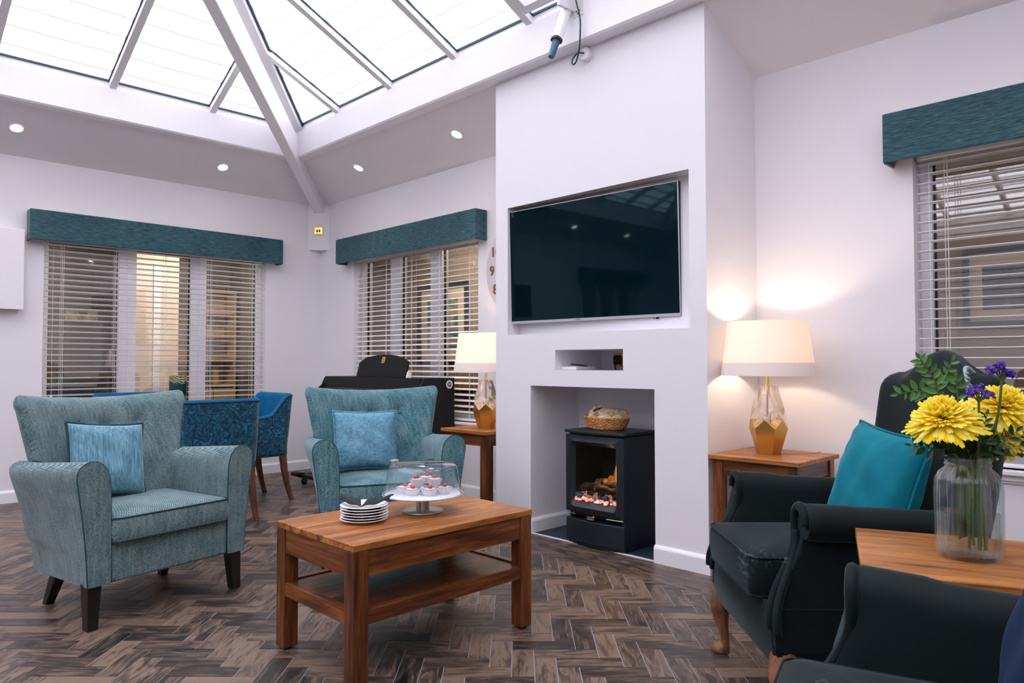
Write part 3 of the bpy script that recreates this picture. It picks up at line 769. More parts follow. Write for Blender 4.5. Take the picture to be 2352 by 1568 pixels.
# ---------------------------------------------------------------- teal tub armchair
def armchair(label, loc, rotz, fab, group):
    t = thing('armchair', label, 'armchair', loc, rotz, group)
    # base rail
    bm = NB(); box(bm, -.285, .285, .008, .60, .175, .345); obj('front_rail', bm, fab, t, True, bevel=.012, seg=3)
    # arms
    prof = spline([(.27, .19), (.272, .40), (.276, .57), (.288, .635), (.318, .672), (.358, .681), (.395, .662), (.409, .625), (.402, .56), (.384, .44), (.370, .30), (.362, .19)], 4)
    for sg in (-1, 1):
        rings = []
        for v in (0, .012, .06, .15, .25, .35, .45, .54, .60, .625):
            k = v / .6; ring = []
            inset = .01 if v == 0 else (.03 if v > .61 else 0)
            for p in prof:
                u, z = p.x, p.y
                top = max(0, (z - .45) / .23)
                z2 = z - .040 * min(1, k * 1.15) * top + .012 * math.sin(k * PI) * top * 0
                mid = .34; u2 = mid + (u - mid) * (1 - inset * 2)
                if u > .33: u2 += -.055 * k * (1 - (z - .19) / .49) * 1.0 - (.012 * k if z < .3 else 0) + .008 * math.sin(k * PI) * top
                if z < .2: z2 = .178 - .035 * k
                ring.append(Vector((sg * u2, v, z2)))
            rings.append(ring)
        bm = NB(); loft(bm, rings); a = obj('arm', bm, fab, t, True, angle=60)
        bm = NB()
        tube(bm, [Vector((sg * (.34 + (p.x - .34) * .985), .003, p.y if p.y > .2 else .18)) for p in prof],   .0034, 6)
        obj('piping', bm, PIPEB, a, True, angle=180)
        # inner seam line where arm meets the back
        bm = NB(); tube(bm, spline([(sg * .283, .50, .44), (sg * .288, .47, .56), (sg * .31, .475, .63), (sg * .36, .50, .652)], 5), .003, 6); obj('piping', bm, PIPEB, a, True, angle=180)
    # back: concave shell with rolled top and three tufts
    bm = NB(); rings = []; NS = 36; T = [0, .1, .2, .3, .4, .5, .56, .62, .66, .7, .73, .76, .79, .82, .85, .88, .91, .94, .965, .985, 1.0]
    tuft = [(-.42, .76), (0, .745), (.42, .76)]
    for tt in T:
        W = .335 + .07 * min(1, max(0, (tt - .35) / .65)) + (.004 if tt > .9 else 0)
        k = max(0, (tt - .90) / .10); th = .115 * math.sqrt(max(.012, 1 - k * k)); ins = .03 * (1 - math.sqrt(max(0, 1 - k * k)))
        front, back = [], []
        for i in range(NS + 1):
            s = 2 * i / NS - 1
            zt = .912 + .026 * s * s; z = .34 + tt * (zt - .34)
            vm = .525 + .135 * tt - .075 * s * s * (.35 + .65 * tt)
            eu = W - ins
            rd = math.sqrt(max(0, 1 - max(0, (abs(s) - .9) / .1) ** 2)); hh = th / 2 * (.25 + .75 * rd)
            d = 0
            for ts, tz in tuft:
                d += .026 * math.exp(-(((s - ts) * W) ** 2 + ((tt - tz) * .57) ** 2) / .0016) + .006 * math.exp(-(((s - ts) * W) ** 2) / .0009) * (1 if tz < tt < .93 else 0) * .8
            front.append(Vector((s * eu, vm - hh + d, z))); back.append(Vector((s * eu, vm + hh, z)))
        rings.append(front + back[::-1])
    loft(bm, rings); b = obj('backrest', bm, fab, t, True, angle=70)
    for ts, tz in tuft:
        bm = NB(); W = .40; z = .34 + tz * .575
        bmesh.ops.create_uvsphere(bm, u_segments=12, v_segments=8, radius=.012, matrix=Matrix.Translation((ts * .39, .525 + .135 * tz - .075 * ts * ts - .0575 + .019, z)) @ Matrix.Diagonal((1, .6, 1, 1)))
        obj('button', bm, fab, b, True)
    # seat cushion
    bm = NB(); cushion_block(bm, .545, .52, -.022, .338, .442, .035, .022); c = obj('seat_cushion', bm, fab, t, True, angle=50)
    for z in (.440, .343):
        bm = NB(); cushion_piping(bm, .545, .52, -.022, z, .035); obj('piping', bm, PIPEB, c, True, angle=180)
    for sg in (-1, 1):
        bm = NB(); tapered(bm, sg * .328, .045, 0, .185, .042, .058, sg * .006, -.012); obj('leg', bm, DARKLEG, t, bevel=.003)
        bm = NB(); tapered(bm, sg * .25, .46, 0, .17, .036, .055, sg * .02, .07); obj('leg', bm, DARKLEG, t, bevel=.003)
    return t
def fr(a): return math.radians(a + 90)
A1 = armchair('teal herringbone armchair nearest the left edge, with three buttons in its back', (3.3965, -2.6672, 0), fr(12), TWEED1, 'teal armchairs')
A2 = armchair('smoother teal armchair in front of the piano, right of the blue dining chairs', (3.54, -1.605, 0), fr(-24), TWEED2, 'teal armchairs')
def local(o_loc, rz, p): return Vector(o_loc) + Matrix.Rotation(rz, 3, 'Z') @ Vector(p)
pillow('cushion', 'pale blue streaky velvet cushion on the herringbone armchair', CUSH1, PIPEB, (.36, .35), .14, local((3.3965, -2.6672, 0), fr(12), (-.085, .405, .632)), (math.radians(-14), math.radians(5), fr(12)), 'pale blue cushions', seed=2)
pillow('cushion', 'plain pale blue cushion on the armchair in front of the piano', CUSH2, CUSH2, (.37, .345), .15, local((3.54, -1.605, 0), fr(-24), (-.075, .40, .632)), (math.radians(-14), math.radians(1), fr(-24)), 'pale blue cushions', seed=5)

# ---------------------------------------------------------------- charcoal wing chair
def wingchair(label, loc, rotz, group):
    t = thing('queen_anne_armchair', label, 'armchair', loc, rotz, group)
    bm = NB()
    rings = []
    for z, s, f in ((.20, .985, 0), (.206, 1, 0), (.30, 1.0, -.004), (.372, 1.0, -.004)):
        rings.append([Vector((p[0] * s, .335 + f + p[1] * s, z)) for p in rrect(.665, .67, .03, 4)])
    loft(bm, rings); obj('seat_base', bm, VELD, t, True, angle=50)
    # scrolled arms
    for sg in (-1, 1):
        cu, cz, r = .300, .618, .054
        pr = [(.236, .34), (.238, .45), (.243, .56)]
        pr += [(cu + r * math.cos(math.radians(a)), cz + r * math.sin(math.radians(a))) for a in range(180, -91, -18)]
        pr += [(cu + .005, cz - r * .86), (.308, .53), (.318, .42), (.332, .34), (.334, .25)]
        rings = []
        for v in (-.004, .012, .04, .12, .25, .40, .52, .60):
            ring = []
            for (u, z) in pr:
                f = max(0, min(1, (z - .34) / .24)); f = f * f * (3 - 2 * f)
                vf = -.001 + .088 * f
                vv = vf + max(0, v) * (1 if v < .3 else 1) if v < .2 else v
                k = 1 - (.06 if v < 0 else 0)
                uu = (u - .29) * k + .29; z2 = z if v >= 0 or z < .56 else (z - cz) * .9 + cz
                fl = .018 * max(0, 1 - max(v, 0) / .25) * f
                ring.append(Vector((sg * (uu + fl), vv, z2 - .030 * (max(v, 0) / .6) * f)))
            rings.append(ring)
        bm = NB(); loft(bm, rings); a = obj('arm', bm, VELD, t, True, angle=55)
        # front facing strip between two rolls
        for du, wd in ((.0, 1), (.052, 1)):
            P = []
            for z, u in ((.31, .322), (.36, .312), (.42, .296), (.48, .284), (.54, .272), (.59, .262), (.63, .262), (.658, .285), (.662, .312), (.64, .338), (.612, .344)):
                f = max(0, min(1, (z - .34) / .24)); f = f * f * (3 - 2 * f)
                uu = u + (du * (1 - f * .75) if z < .6 else 0) - .012
                if du and z > .6: continue
                P.append((sg * (uu + .018 * f), -.006 + .088 * f, z))
            bm = NB(); P = spline(P, 4); tube(bm, P, [.013] * len(P), 8); obj('front_roll', bm, VELD, a, True, angle=180)
    # back with camel hump
    bm = NB(); rings = []; NS = 32
    T = [0, .15, .3, .45, .6, .72, .8, .86, .91, .94, .965, .985, 1.0]
    for tt in T:
        k = max(0, (tt - .92) / .08); th = .125 * math.sqrt(max(.02, 1 - k * k)); fr_, bk = [], []
        for i in range(NS + 1):
            s = 2 * i / NS - 1
            zt = 1.045 + .075 * (.5 + .5 * math.cos(PI * min(1, abs(s) / .62))) - .02 * max(0, abs(s) - .86) / .14
            z = .36 + tt * (zt - .36); W = .285 + .012 * math.sin(tt * PI) + .006 * tt
            rd = math.sqrt(max(0, 1 - max(0, (abs(s) - .86) / .14) ** 2)); hh = th / 2 * (.2 + .8 * rd)
            vm = .565 + .135 * tt + .012 * math.sin(tt * 4) - .02 * s * s
            fr_.append(Vector((s * W, vm - hh, z))); bk.append(Vector((s * W, vm + hh, z)))
        rings.append(fr_ + bk[::-1])
    loft(bm, rings); obj('backrest', bm, VELD, t, True, angle=70)
    bm = NB(); cushion_block(bm, .475, .52, -.04, .372, .494, .03, .026); c = obj('seat_cushion', bm, VELD, t, True, angle=50)
    for z in (.492, .378):
        bm = NB(); cushion_piping(bm, .475, .52, -.04, z, .03, t=.003); obj('piping', bm, VELD, c, True, angle=180)
    # cabriole legs
    for sg in (-1, 1):
        P = spline([(sg * .292, .042, .235), (sg * .305, .030, .19), (sg * .314, .022, .15), (sg * .308, .028, .10), (sg * .302, .034, .055), (sg * .304, .03, .028), (sg * .310, .022, .014), (sg * .312, .02, .002)], 4)
        R = [.044, .044, .044, .043, .042, .042, .041, .038, .034, .031, .028, .025, .022, .0195, .018, .017, .0165, .017, .018, .02, .024, .028, .031, .033, .034, .034, .033, .031, .028]
        R = (R + [.03] * 40)[:len(P)]
        bm = NB(); tube(bm, P, R, 12); obj('leg', bm, CABWOOD, t, True, angle=60)
        bm = NB(); tapered(bm, sg * .27, .60, 0, .215, .03, .045, 0, .06); obj('leg', bm, CABWOOD, t, bevel=.004)
    return t
WC_O, WC_A = (5.546, -1.624, 0), 225
WC = wingchair('charcoal velvet camel-back armchair behind the flower table, beside the right-hand lamp', WC_O, fr(WC_A), 'charcoal velvet armchairs')
NC_A = 197; NC_O = (6.186, -2.664, 0)
NC = wingchair('charcoal velvet armchair cut off by the bottom right corner of the photo', NC_O, fr(NC_A), 'charcoal velvet armchairs')
# rope tie on the right shoulder of the back one
bm = NB()
P = spline([local(WC_O, fr(WC_A), p) for p in ((.2, .66, 1.045), (.235, .62, 1.062), (.262, .60, 1.05), (.27, .605, 1.0), (.262, .62, .93), (.25, .60, .88))], 10)
for ph in (0, PI):
    tube(bm, [p + Vector((math.cos(i * .9 + ph), math.sin(i * .9 + ph), math.sin(i * .9 + ph))) * .004 for i, p in enumerate(P)], .004, 6)
setp(obj('cord_tie', bm, plain('grey_rope', L(150, 170, 172), .8), smooth=True, angle=180), 'twisted grey cord looped over the shoulder of the camel-back armchair', 'cord')
pillow('cushion', 'teal velvet cushion standing in the camel-back armchair', VELT, VELT, (.40, .40), .16, local(WC_O, fr(WC_A), (.06, .425, .672)), (math.radians(-17), math.radians(4), fr(WC_A) + math.radians(4)), seed=8)
pillow('cushion', 'navy velvet cushion at the right edge, in the nearest armchair', VELN, PIPEN, (.42, .42), .16, local(NC_O, fr(NC_A), (-.02, .40, .66)), (math.radians(-16), math.radians(-6), fr(NC_A)), seed=4)

# ---------------------------------------------------------------- tables
def coffee_table():
    x0, x1, y0, y1, H = 4.125, 4.667, -2.552, -1.702, .478
    t = thing('coffee_table', 'oak coffee table with a lower shelf, carrying the cake stand', 'table', ((x0 + x1) / 2, (y0 + y1) / 2, 0))
    a, b = (x1 - x0) / 2, (y1 - y0) / 2
    bm = NB(); box(bm, -a, a, -b, b, H - .024, H); obj('tabletop', bm, OAKTOP[1], t, bevel=.003)
    lw = .062
    for sx in (-1, 1):
        for sy in (-1, 1):
            bm = NB(); box(bm, *sorted((sx * (a - .002), sx * (a - lw))), *sorted((sy * (b - .002), sy * (b - lw))), .008, H - .024); l = obj('leg', bm, OAK[2], t, bevel=.004)
            bm = NB(); lathe(bm, [(.018, 0), (.018, .009)], 12, (sx * (a - lw / 2), sy * (b - lw / 2), 0), cap0=True, cap1=True); obj('foot_glide', bm, BLACKP, l)
    for s in (-1, 1):
        bm = NB(); box(bm, *sorted((s * (a - .008), s * (a - .030))), -b + lw, b - lw, H - .114, H - .024); obj('apron', bm, OAK[1], t, bevel=.002)
        bm = NB(); box(bm, -a + lw, a - lw, *sorted((s * (b - .008), s * (b - .030))), H - .114, H - .024); obj('apron', bm, OAK[0], t, bevel=.002)
        bm = NB(); box(bm, *sorted((s * (a - .006), s * (a - .036))), -b + lw, b - lw, .205, .255); obj('shelf_rail', bm, OAK[1], t, bevel=.002)
        bm = NB(); box(bm, -a + lw, a - lw, *sorted((s * (b - .006), s * (b - .036))), .205, .255); obj('shelf_rail', bm, OAK[0], t, bevel=.002)
    bm = NB(); box(bm, -a + .036, a - .036, -b + .036, b - .036, .232, .248); obj('shelf', bm, OAK[1], t)
    return t
coffee_table()
def side_table(label, loc, rz, s, top):
    t = thing('side_table', label, 'table', loc, rz, 'oak side tables'); H = .615; a = s / 2; lw = .052
    bm = NB(); box(bm, -a, a, -a, a, H - .022, H); obj('tabletop', bm, top, t, bevel=.003)
    b = a - .018
    for sx in (-1, 1):
        for sy in (-1, 1):
            bm = NB(); box(bm, *sorted((sx * b, sx * (b - lw))), *sorted((sy * b, sy * (b - lw))), 0, H - .022); obj('leg', bm, OAK[2], t, bevel=.003)
    for k in (-1, 1):
        bm = NB(); box(bm, *sorted((k * (b - .008), k * (b - .028))), -b + lw, b - lw, H - .102, H - .022); obj('apron', bm, OAK[1], t, bevel=.002)
        bm = NB(); box(bm, -b + lw, b - lw, *sorted((k * (b - .008), k * (b - .028))), H - .102, H - .022); obj('apron', bm, OAK[0], t, bevel=.002)
    return t
side_table('oak side table right of the fireplace, under the right-hand lamp', (5.05, -.33, 0), 0, .472, OAKTOP[0])
side_table('oak side table left of the chimney breast, under the half-hidden lamp', (2.925, -.348, 0), 0, .472, OAKTOP[0])
side_table('oak side table between the two charcoal armchairs, under the flower vase', (6.262, -1.868, 0), math.radians(21.6), .468, OAKLT[0])

# ---------------------------------------------------------------- table lamps
SHADE = MT('lamp_shade_fabric')
_d = SHADE.n('BsdfDiffuse', {'Color': (.86, .83, .80, 1)}).outputs[0]; _t = SHADE.n('BsdfTranslucent', {'Color': (.92, .86, .80, 1)}).outputs[0]
SHADE = SHADE.done(SHADE.n('MixShader', {0: .42, 1: _d, 2: _t}).outputs[0])
BAND = MT('lamp_shade_band')
_d = BAND.n('BsdfDiffuse', {'Color': (.86, .82, .80, 1)}).outputs[0]; _t = BAND.n('BsdfTranslucent', {'Color': (.8, .72, .66, 1)}).outputs[0]
BAND = BAND.done(BAND.n('MixShader', {0: .22, 1: _d, 2: _t}).outputs[0])
def table_lamp(label, x, y, rz, z0=.615):
    t = thing('table_lamp', label, 'lamp', (x, y, z0), rz, 'table lamps')
    n = 6
    def hexr(r, z, off=0): return [Vector((r * math.cos(2 * PI * (k + off) / n), r * math.sin(2 * PI * (k + off) / n), z)) for k in range(n)]
    # gold faceted lower body: base hexagon, points rising to a zigzag rim
    bm = NB(); R0 = [bm.verts.new(p) for p in hexr(.058, 0, .0)]; lowp = [bm.verts.new(p) for p in hexr(.096, .130, .0)]; hip = [bm.verts.new(p) for p in hexr(.091, .176, .5)]
    for k in range(n):
        j = (k + 1) % n
        bm.faces.new((R0[k], R0[j], lowp[j], lowp[k])); bm.faces.new((lowp[k], lowp[j], hip[k]))
    bm.faces.new(R0[::-1]); inn = [bm.verts.new(v.co * .9 + Vector((0, 0, .006))) for v in lowp]; hin = [bm.verts.new(v.co * .92) for v in hip]
    for k in range(n):
        j = (k + 1) % n
        bm.faces.new((lowp[k], hip[k], hin[k], inn[k])); bm.faces.new((hip[k], lowp[j], inn[j], hin[k]))
    bm.faces.new(inn)
    obj('gold_base', bm, GOLD, t)
    # crystal upper body
    bm = NB(); a = [bm.verts.new(v * .985 + Vector((0, 0, .003))) for v in hexr(.094, .134, 0)]; h = [bm.verts.new(v) for v in hexr(.092, .178, .5)]; m = [bm.verts.new(v) for v in hexr(.080, .232, 0)]; tp = [bm.verts.new(v) for v in hexr(.050, .346, .5)]
    for k in range(n):
        j = (k + 1) % n
        bm.faces.new((a[k], a[j], h[k])); bm.faces.new((a[k], h[k], m[k])) if False else None
        bm.faces.new((h[k - 1], a[k], h[k], m[k])); bm.faces.new((h[k], m[j], m[k])); bm.faces.new((m[k], m[j], tp[k])); bm.faces.new((tp[k - 1], m[k], tp[k]))
    bm.faces.new(tp); bm.faces.new(a[::-1])
    obj('crystal_body', bm, CRYST, t)
    bm = NB(); lathe(bm, [(.0045, .012), (.0045, .346)], 10, cap0=True, cap1=True); obj('rod', bm, STEEL, t, True)
    bm = NB(); lathe(bm, [(.014, .346), (.014, .351), (.0075, .353), (.0075, .405), (.016, .407), (.016, .45), (.012, .455)], 16, cap0=True, cap1=True); obj('neck', bm, BRASS, t, True)
    bm = NB(); lathe(bm, [(.001, .452), (.022, .468), (.03, .495), (.022, .522), (.001, .535)], 16); b = obj('bulb', bm, emis('bulb_glow', (1, .8, .55, 1), 14), t, True)
    z1, z2, z3 = .398, .462, .672
    rA, rB = .231, .196; rM = rA + (rB - rA) * (z2 - z1) / (z3 - z1)
    bm = NB(); lathe(bm, [(rM, z2), (rB, z3), (rB - .003, z3), (rM - .003, z2)], 48); s = obj('shade', bm, SHADE, t, True)
    bm = NB(); lathe(bm, [(rA, z1), (rM + .001, z2 + .001), (rM - .004, z2 + .001), (rA - .003, z1), (rA, z1)], 48); obj('lower_band', bm, BAND, s, True)
    bm = NB()
    for k in range(3):
        a_ = 2 * PI * k / 3; tube(bm, [(.012 * math.cos(a_), .012 * math.sin(a_), .452), (rM * .985 * math.cos(a_), rM * .985 * math.sin(a_), .466)], .002, 6)
    obj('shade_carrier', bm, BRASS, s, True)
    l = bpy.data.lights.new('lamp_light', 'POINT'); l.energy = 6.2; l.color = (1, .75, .56); l.shadow_soft_size = .035
    o = bpy.data.objects.new('lamp_light', l); COL.objects.link(o); o.parent = t; o.location = (0, 0, .545)
    return t
TL1 = table_lamp('gold and crystal table lamp lit on the side table right of the fireplace', 5.024, -.33, math.radians(15))
TL2 = table_lamp('gold and crystal table lamp half hidden behind the chimney breast', 2.945, -.375, math.radians(45))
def cable(name, label, pts, r, mat, n=6, cat='cable'):
    bm = NB(); tube(bm, spline(pts, 8), r, n); return setp(obj(name, bm, mat, smooth=True, angle=180), label, cat)
cable('lamp_cable', 'thin clear lamp flex trailing across the right-hand side table', [(5.065, -.29, .618), (5.11, -.27, .6175), (5.15, -.22, .6175), (5.185, -.14, .6175), (5.19, -.094, .617), (5.19, -.085, .58), (5.19, -.075, .3), (5.18, -.04, .12)], .0022, plain('clear_flex', L(206, 180, 150), .4))
cable('lamp_cable', 'thin black lamp flex beside the leg of the left-hand side table', [(3.0, -.34, .618), (3.05, -.2, .6175), (3.08, -.095, .617), (3.09, -.08, .55), (3.14, -.1, .3), (3.19, -.2, .2), (3.195, -.35, .12), (3.18, -.45, .03), (3.12, -.4, .006)], .0025, BLACKP)

# ---------------------------------------------------------------- dining set
def dining_chair(label, loc, rotz):
    t = thing('dining_chair', label, 'chair', loc, rotz, 'blue tub dining chairs')
    path = []
    hw, dp, rr = .262, .50, .075
    for v in (0.03, .10, .18, .26, .33, .38, dp - rr): path.append((-hw + .012 * (1 - v / .5), v))
    for a in (200, 225, 250, 270): path.append((-hw + rr + rr * math.cos(math.radians(360 - a)) * 1.0, dp - rr + rr * -math.sin(math.radians(a))))
    path = path[:7] + [(-hw + rr - rr * math.cos(math.radians(a)), dp - rr + rr * math.sin(math.radians(a))) for a in (22, 45, 68, 90)]
    mid = [(-hw + rr + (2 * hw - 2 * rr) * k / 6, dp) for k in range(1, 6)]
    path = path + mid + [(-x, y) for x, y in path[::-1]]
    def top(i):
        x, v = path[i]; f = max(0, min(1, (v - .30) / .15)); f = f * f * (3 - 2 * f); return .665 + .168 * f
    def lean(v, z): return v + max(0, (z - .45)) * .10 * (1 if v > .35 else v / .35)
    n = len(path); nor = []
    for i in range(n):
        a = Vector(path[max(0, i - 1)]); b = Vector(path[min(n - 1, i + 1)]); d = (b - a).normalized(); nor.append(Vector((-d.y, d.x)))
    def pt(i, off, z): p = Vector(path[i]) + nor[i] * off; return Vector((p.x, lean(p.y, z), z))
    th = .058
    so = [(.372, -.03), (.378, 0), (.5, 0), (.62, 0)]
    bm = NB(); rings = []
    for i in range(n):
        zt = top(i) - .012
        rings.append([pt(i, .0, .372), pt(i, .004, .45), pt(i, .006, .56), pt(i, .006, zt), pt(i, -.012, zt), pt(i, -.012, .372)])
    loft(bm, rings); ob = obj('outer_back', bm, DAMASK, t, True, angle=60)
    bm = NB(); rings = []
    for i in range(n):
        zt = top(i)
        rings.append([pt(i, .006, zt - .012), pt(i, .004, zt - .004), pt(i, -.012, zt + .006), pt(i, -.034, zt + .004), pt(i, -.05, zt - .008), pt(i, -.056, zt - .04), pt(i, -.056, .42), pt(i, -.0125, .42), pt(i, -.0125, zt - .02)])
    loft(bm, rings); obj('inner_back', bm, VELB, t, True, angle=70)
    bm = NB(); tube(bm, [pt(i, .007, top(i) - .014) for i in range(n)], .0035, 6); obj('piping', bm, PIPEN, ob, True, angle=180)
    bm = NB(); cushion_block(bm, .41, .46, .0, .40, .475, .04, .018); obj('seat', bm, VELB, t, True, angle=50)
    bm = NB(); box(bm, -.25, .25, .015, .48, .36, .41); obj('seat_frame', bm, DAMASK, t, bevel=.006)
    bm = NB(); box(bm, -.24, .24, .025, .47, .352, .36); obj('dust_cover', bm, plain('dust_cover', L(90, 96, 100), .9), t)
    for sg in (-1, 1):
        bm = NB(); tapered(bm, sg * .215, .045, 0, .36, .03, .046); obj('leg', bm, WALNUT, t, bevel=.003)
        bm = NB()
        rings = []
        for z, dv, s in ((0, .075, .03), (.06, .056, .032), (.14, .034, .036), (.24, .014, .041), (.36, 0, .046)):
            rings.append([Vector((sg * (.222 + dv * .12) + a * s / 2, .455 + dv + b * s / 2, z)) for a, b in ((-1, -1), (1, -1), (1, 1), (-1, 1))])
        loft(bm, rings); obj('leg', bm, WALNUT, t, True, bevel=.003, angle=30)
    return t
dining_chair('blue tub dining chair turned away, its damask back toward the room', (1.425, -1.835, 0), fr(180))
dining_chair('blue tub dining chair at the right end of the dining table, its bright inside showing', (1.195, -1.595, 0), fr(-90))
dining_chair('blue tub dining chair beyond the dining table, only its top edge visible', (.80, -1.93, 0), fr(0))
t = thing('dining_table', 'dark wood dining table behind the herringbone armchair', 'table', (.92, -1.80, 0))
bm = NB(); box(bm, -.33, .33, -.36, .36, .742, .766); obj('tabletop', bm, plain('dark_table_wood', L(58, 36, 28), .35), t, bevel=.004)
bm = NB(); lathe(bm, [(.20, 0), (.20, .012), (.06, .03), (.035, .06), (.035, .70), (.09, .742)], 28, (.08, 0, 0), cap0=True, cap1=True); obj('pedestal', bm, plain('dark_table_pedestal', L(58, 36, 28), .4), t, True)
# painted glass vase on it
M = MT('gold_fern_painted_glass'); v = M.coords((1, 1, 1))
w1 = M.n('TexWave', {'Vector': M.coords((1, 1, 1), rot=(0, .9, 0)), 'Scale': 22.0, 'Distortion': 9.0, 'Detail': 2.0}).outputs['Fac']
zz_ = M.n('SeparateXYZ', {0: v}).outputs[2]
blot = M.math('ADD', M.math('ABSOLUTE', M.math('MULTIPLY', M.math('SUBTRACT', zz_, .115), 9.5)), M.math('MULTIPLY', M.noise(v, 16, 3), .9))
f = M.n('MapRange', {0: blot, 1: .85, 2: 1.0, 3: 1.0, 4: 0.0}).outputs[0]
fern = M.mix(M.math('GREATER_THAN', w1, .55), L(46, 96, 92), L(196, 168, 96))
c = M.mix(f, fern, L(6, 54, 58))
VASEP = M.done(M.bsdf(c, .25, Metallic=.15))
t = thing('painted_vase', 'teal vase with a gold fern pattern on the dining table', 'vase', (.80, -1.715, .766))
bm = NB(); lathe(bm, [(.052, 0), (.064, .004), (.066, .02), (.066, .2), (.064, .214), (.058, .214), (.058, .03), (.01, .02)], 32, cap0=True, cap1=True); obj('body', bm, VASEP, t, True)
bm = NB(); lathe(bm, [(.0665, .002), (.067, .004), (.067, .008), (.0665, .01)], 32); obj('gold_band', bm, BRASS, t, True)

# ---------------------------------------------------------------- digital piano
t = thing('digital_piano', 'black digital piano with a raised music stand under the middle window', 'piano', (1.46, -.05, 0))
PX = .752
bm = NB()
sidep = [(-.0, .10), (-.30, .10), (-.30, .70), (-.47, .70), (-.482, .72), (-.482, .80), (-.47, .815), (-.40, .84), (-.345, .885), (-.325, .93), (-.31, .953), (-.30, .957), (0, .957)]
for s in (-1, 1):
    bm = NB(); a = [Vector((s * PX, y, z)) for y, z in sidep]; b = [Vector((s * (PX - .03), y, z)) for y, z in sidep]
    loft(bm, [a, b]); obj('side_panel', bm, BLACKM, t, bevel=.003)
bm = NB(); box(bm, -PX + .03, PX - .03, -.33, -.002, .935, .957); obj('top_board', bm, BLACKM, t, bevel=.006)
bm = NB(); box(bm, -PX + .03, PX - .03, -.335, -.31, .80, .945); obj('fall_board', bm, BLACKP, t, bevel=.003)
bm = NB(); box(bm, -PX + .03, PX - .03, -.475, -.30, .70, .765); obj('key_bed', bm, BLACKM, t)
bm = NB(); box(bm, -PX + .03, PX - .03, -.48, -.465, .765, .79); obj('key_slip', bm, BLACKM, t)
bm = NB(); prism(bm, [(-.36, .80), (-.335, .80), (-.335, .86), (-.345, .86)], -PX + .031, PX - .031, Matrix(((0, 1, 0, 0), (1, 0, 0, 0), (0, 0, 1, 0), (0, 0, 0, 1)))); cp = obj('control_panel', bm, plain('control_panel', L(34, 38, 44), .4), t)
bm = NB(); box(bm, -.1, .12, -.362, -.352, .812, .846); obj('display', bm, plain('display_grey', L(70, 78, 88), .3), cp)
kw = (2 * PX - .07) / 52
bm = NB(); KB = NB()
for k in range(52):
    x = -PX + .035 + k * kw
    box(bm, x + .0005, x + kw - .0005, -.462, -.337, .766, .786)
    if k % 7 in (0, 2, 3, 5, 6) and k < 51: box(KB, x + kw * .7, x + kw * 1.3, -.42, -.337, .786, .797)
ks = obj('white_keys', bm, CERAM, t); ks['kind'] = 'stuff'
kb = obj('black_keys', KB, BLACKP, t); kb['kind'] = 'stuff'
bm = NB(); box(bm, -PX + .03, PX - .03, -.03, -.006, .12, .935); obj('back_board', bm, BLACKM, t)
bm = NB(); box(bm, -PX + .03, PX - .03, -.29, -.27, .12, .70); obj('lower_panel', bm, BLACKM, t)
bm = NB(); box(bm, -.32, .32, -.40, -.27, .05, .10); pb = obj('pedal_box', bm, BLACKM, t, bevel=.003)
for x in (-.08, 0, .08):
    bm = NB(); box(bm, x - .012, x + .012, -.5, -.39, .055, .067); obj('pedal', bm, BRASS, pb, bevel=.004)
# music stand with an arched top
bm = NB(); MS = Matrix.Translation((.06, -.25, .957)) @ Matrix.Rotation(math.radians(-16), 4, 'X')
poly = [(-.365, 0), (.365, 0), (.365, .115)] + [(.365 * math.cos(math.radians(a)) * 1.0, .115 + .085 * math.sin(math.radians(a))) for a in range(12, 180, 12)] + [(-.365, .115)]
prism(bm, poly, -.008, .008, MS); ms = obj('music_stand', bm, BLACKM, t, bevel=.002)
bm = NB(); prism(bm, [(-.022, .125), (.022, .125), (.022, .178), (-.022, .178)], -.0095, -.0078, MS); obj('gold_badge', bm, plain('gold_badge_print', L(206, 168, 92), .4), ms)
bm = NB()
for z in (.150, .158, .166): prism(bm, [(-.011, z), (.011, z), (.011, z + .004), (-.011, z + .004)], -.0101, -.0094, MS)
prism(bm, [(-.013, .134), (.013, .134), (.013, .142), (-.013, .142)], -.0101, -.0094, MS); obj('badge_lettering', bm, plain('badge_ink', L(92, 66, 30), .6), ms)
bm = NB(); prism(bm, [(.372, 0), (.40, 0), (.385, .05), (.372, .05)], -.004, .03, MS); obj('stand_stay', bm, WHITE, ms)
# round sticker on its right side: white disc, dark round emblem with a pale mark
SM = Matrix.Translation((PX + .0003, -.055, .905)) @ Matrix.Rotation(PI / 2, 4, 'Y')
bm = NB(); R = lathe(bm, [(.034, 0), (.034, .0012)], 32, cap0=True, cap1=True)
bmesh.ops.transform(bm, matrix=SM, verts=bm.verts[:]); st = obj('sticker', bm, CERAM, t)
bm = NB(); lathe(bm, [(.021, .0012), (.021, .0018)], 28, cap0=True, cap1=True); bmesh.ops.transform(bm, matrix=SM, verts=bm.verts[:]); obj('emblem', bm, BLACKP, st)
bm = NB()
for a, b, c_, d in ((-.013, .004, -.012, -.006), (-.004, .013, -.003, .002), (-.012, .002, .006, .011), (-.003, .002, -.014, .014)): box(bm, a, b, c_, d, .0018, .0022)
bmesh.ops.transform(bm, matrix=SM, verts=bm.verts[:]); obj('emblem_mark', bm, CERAM, st)
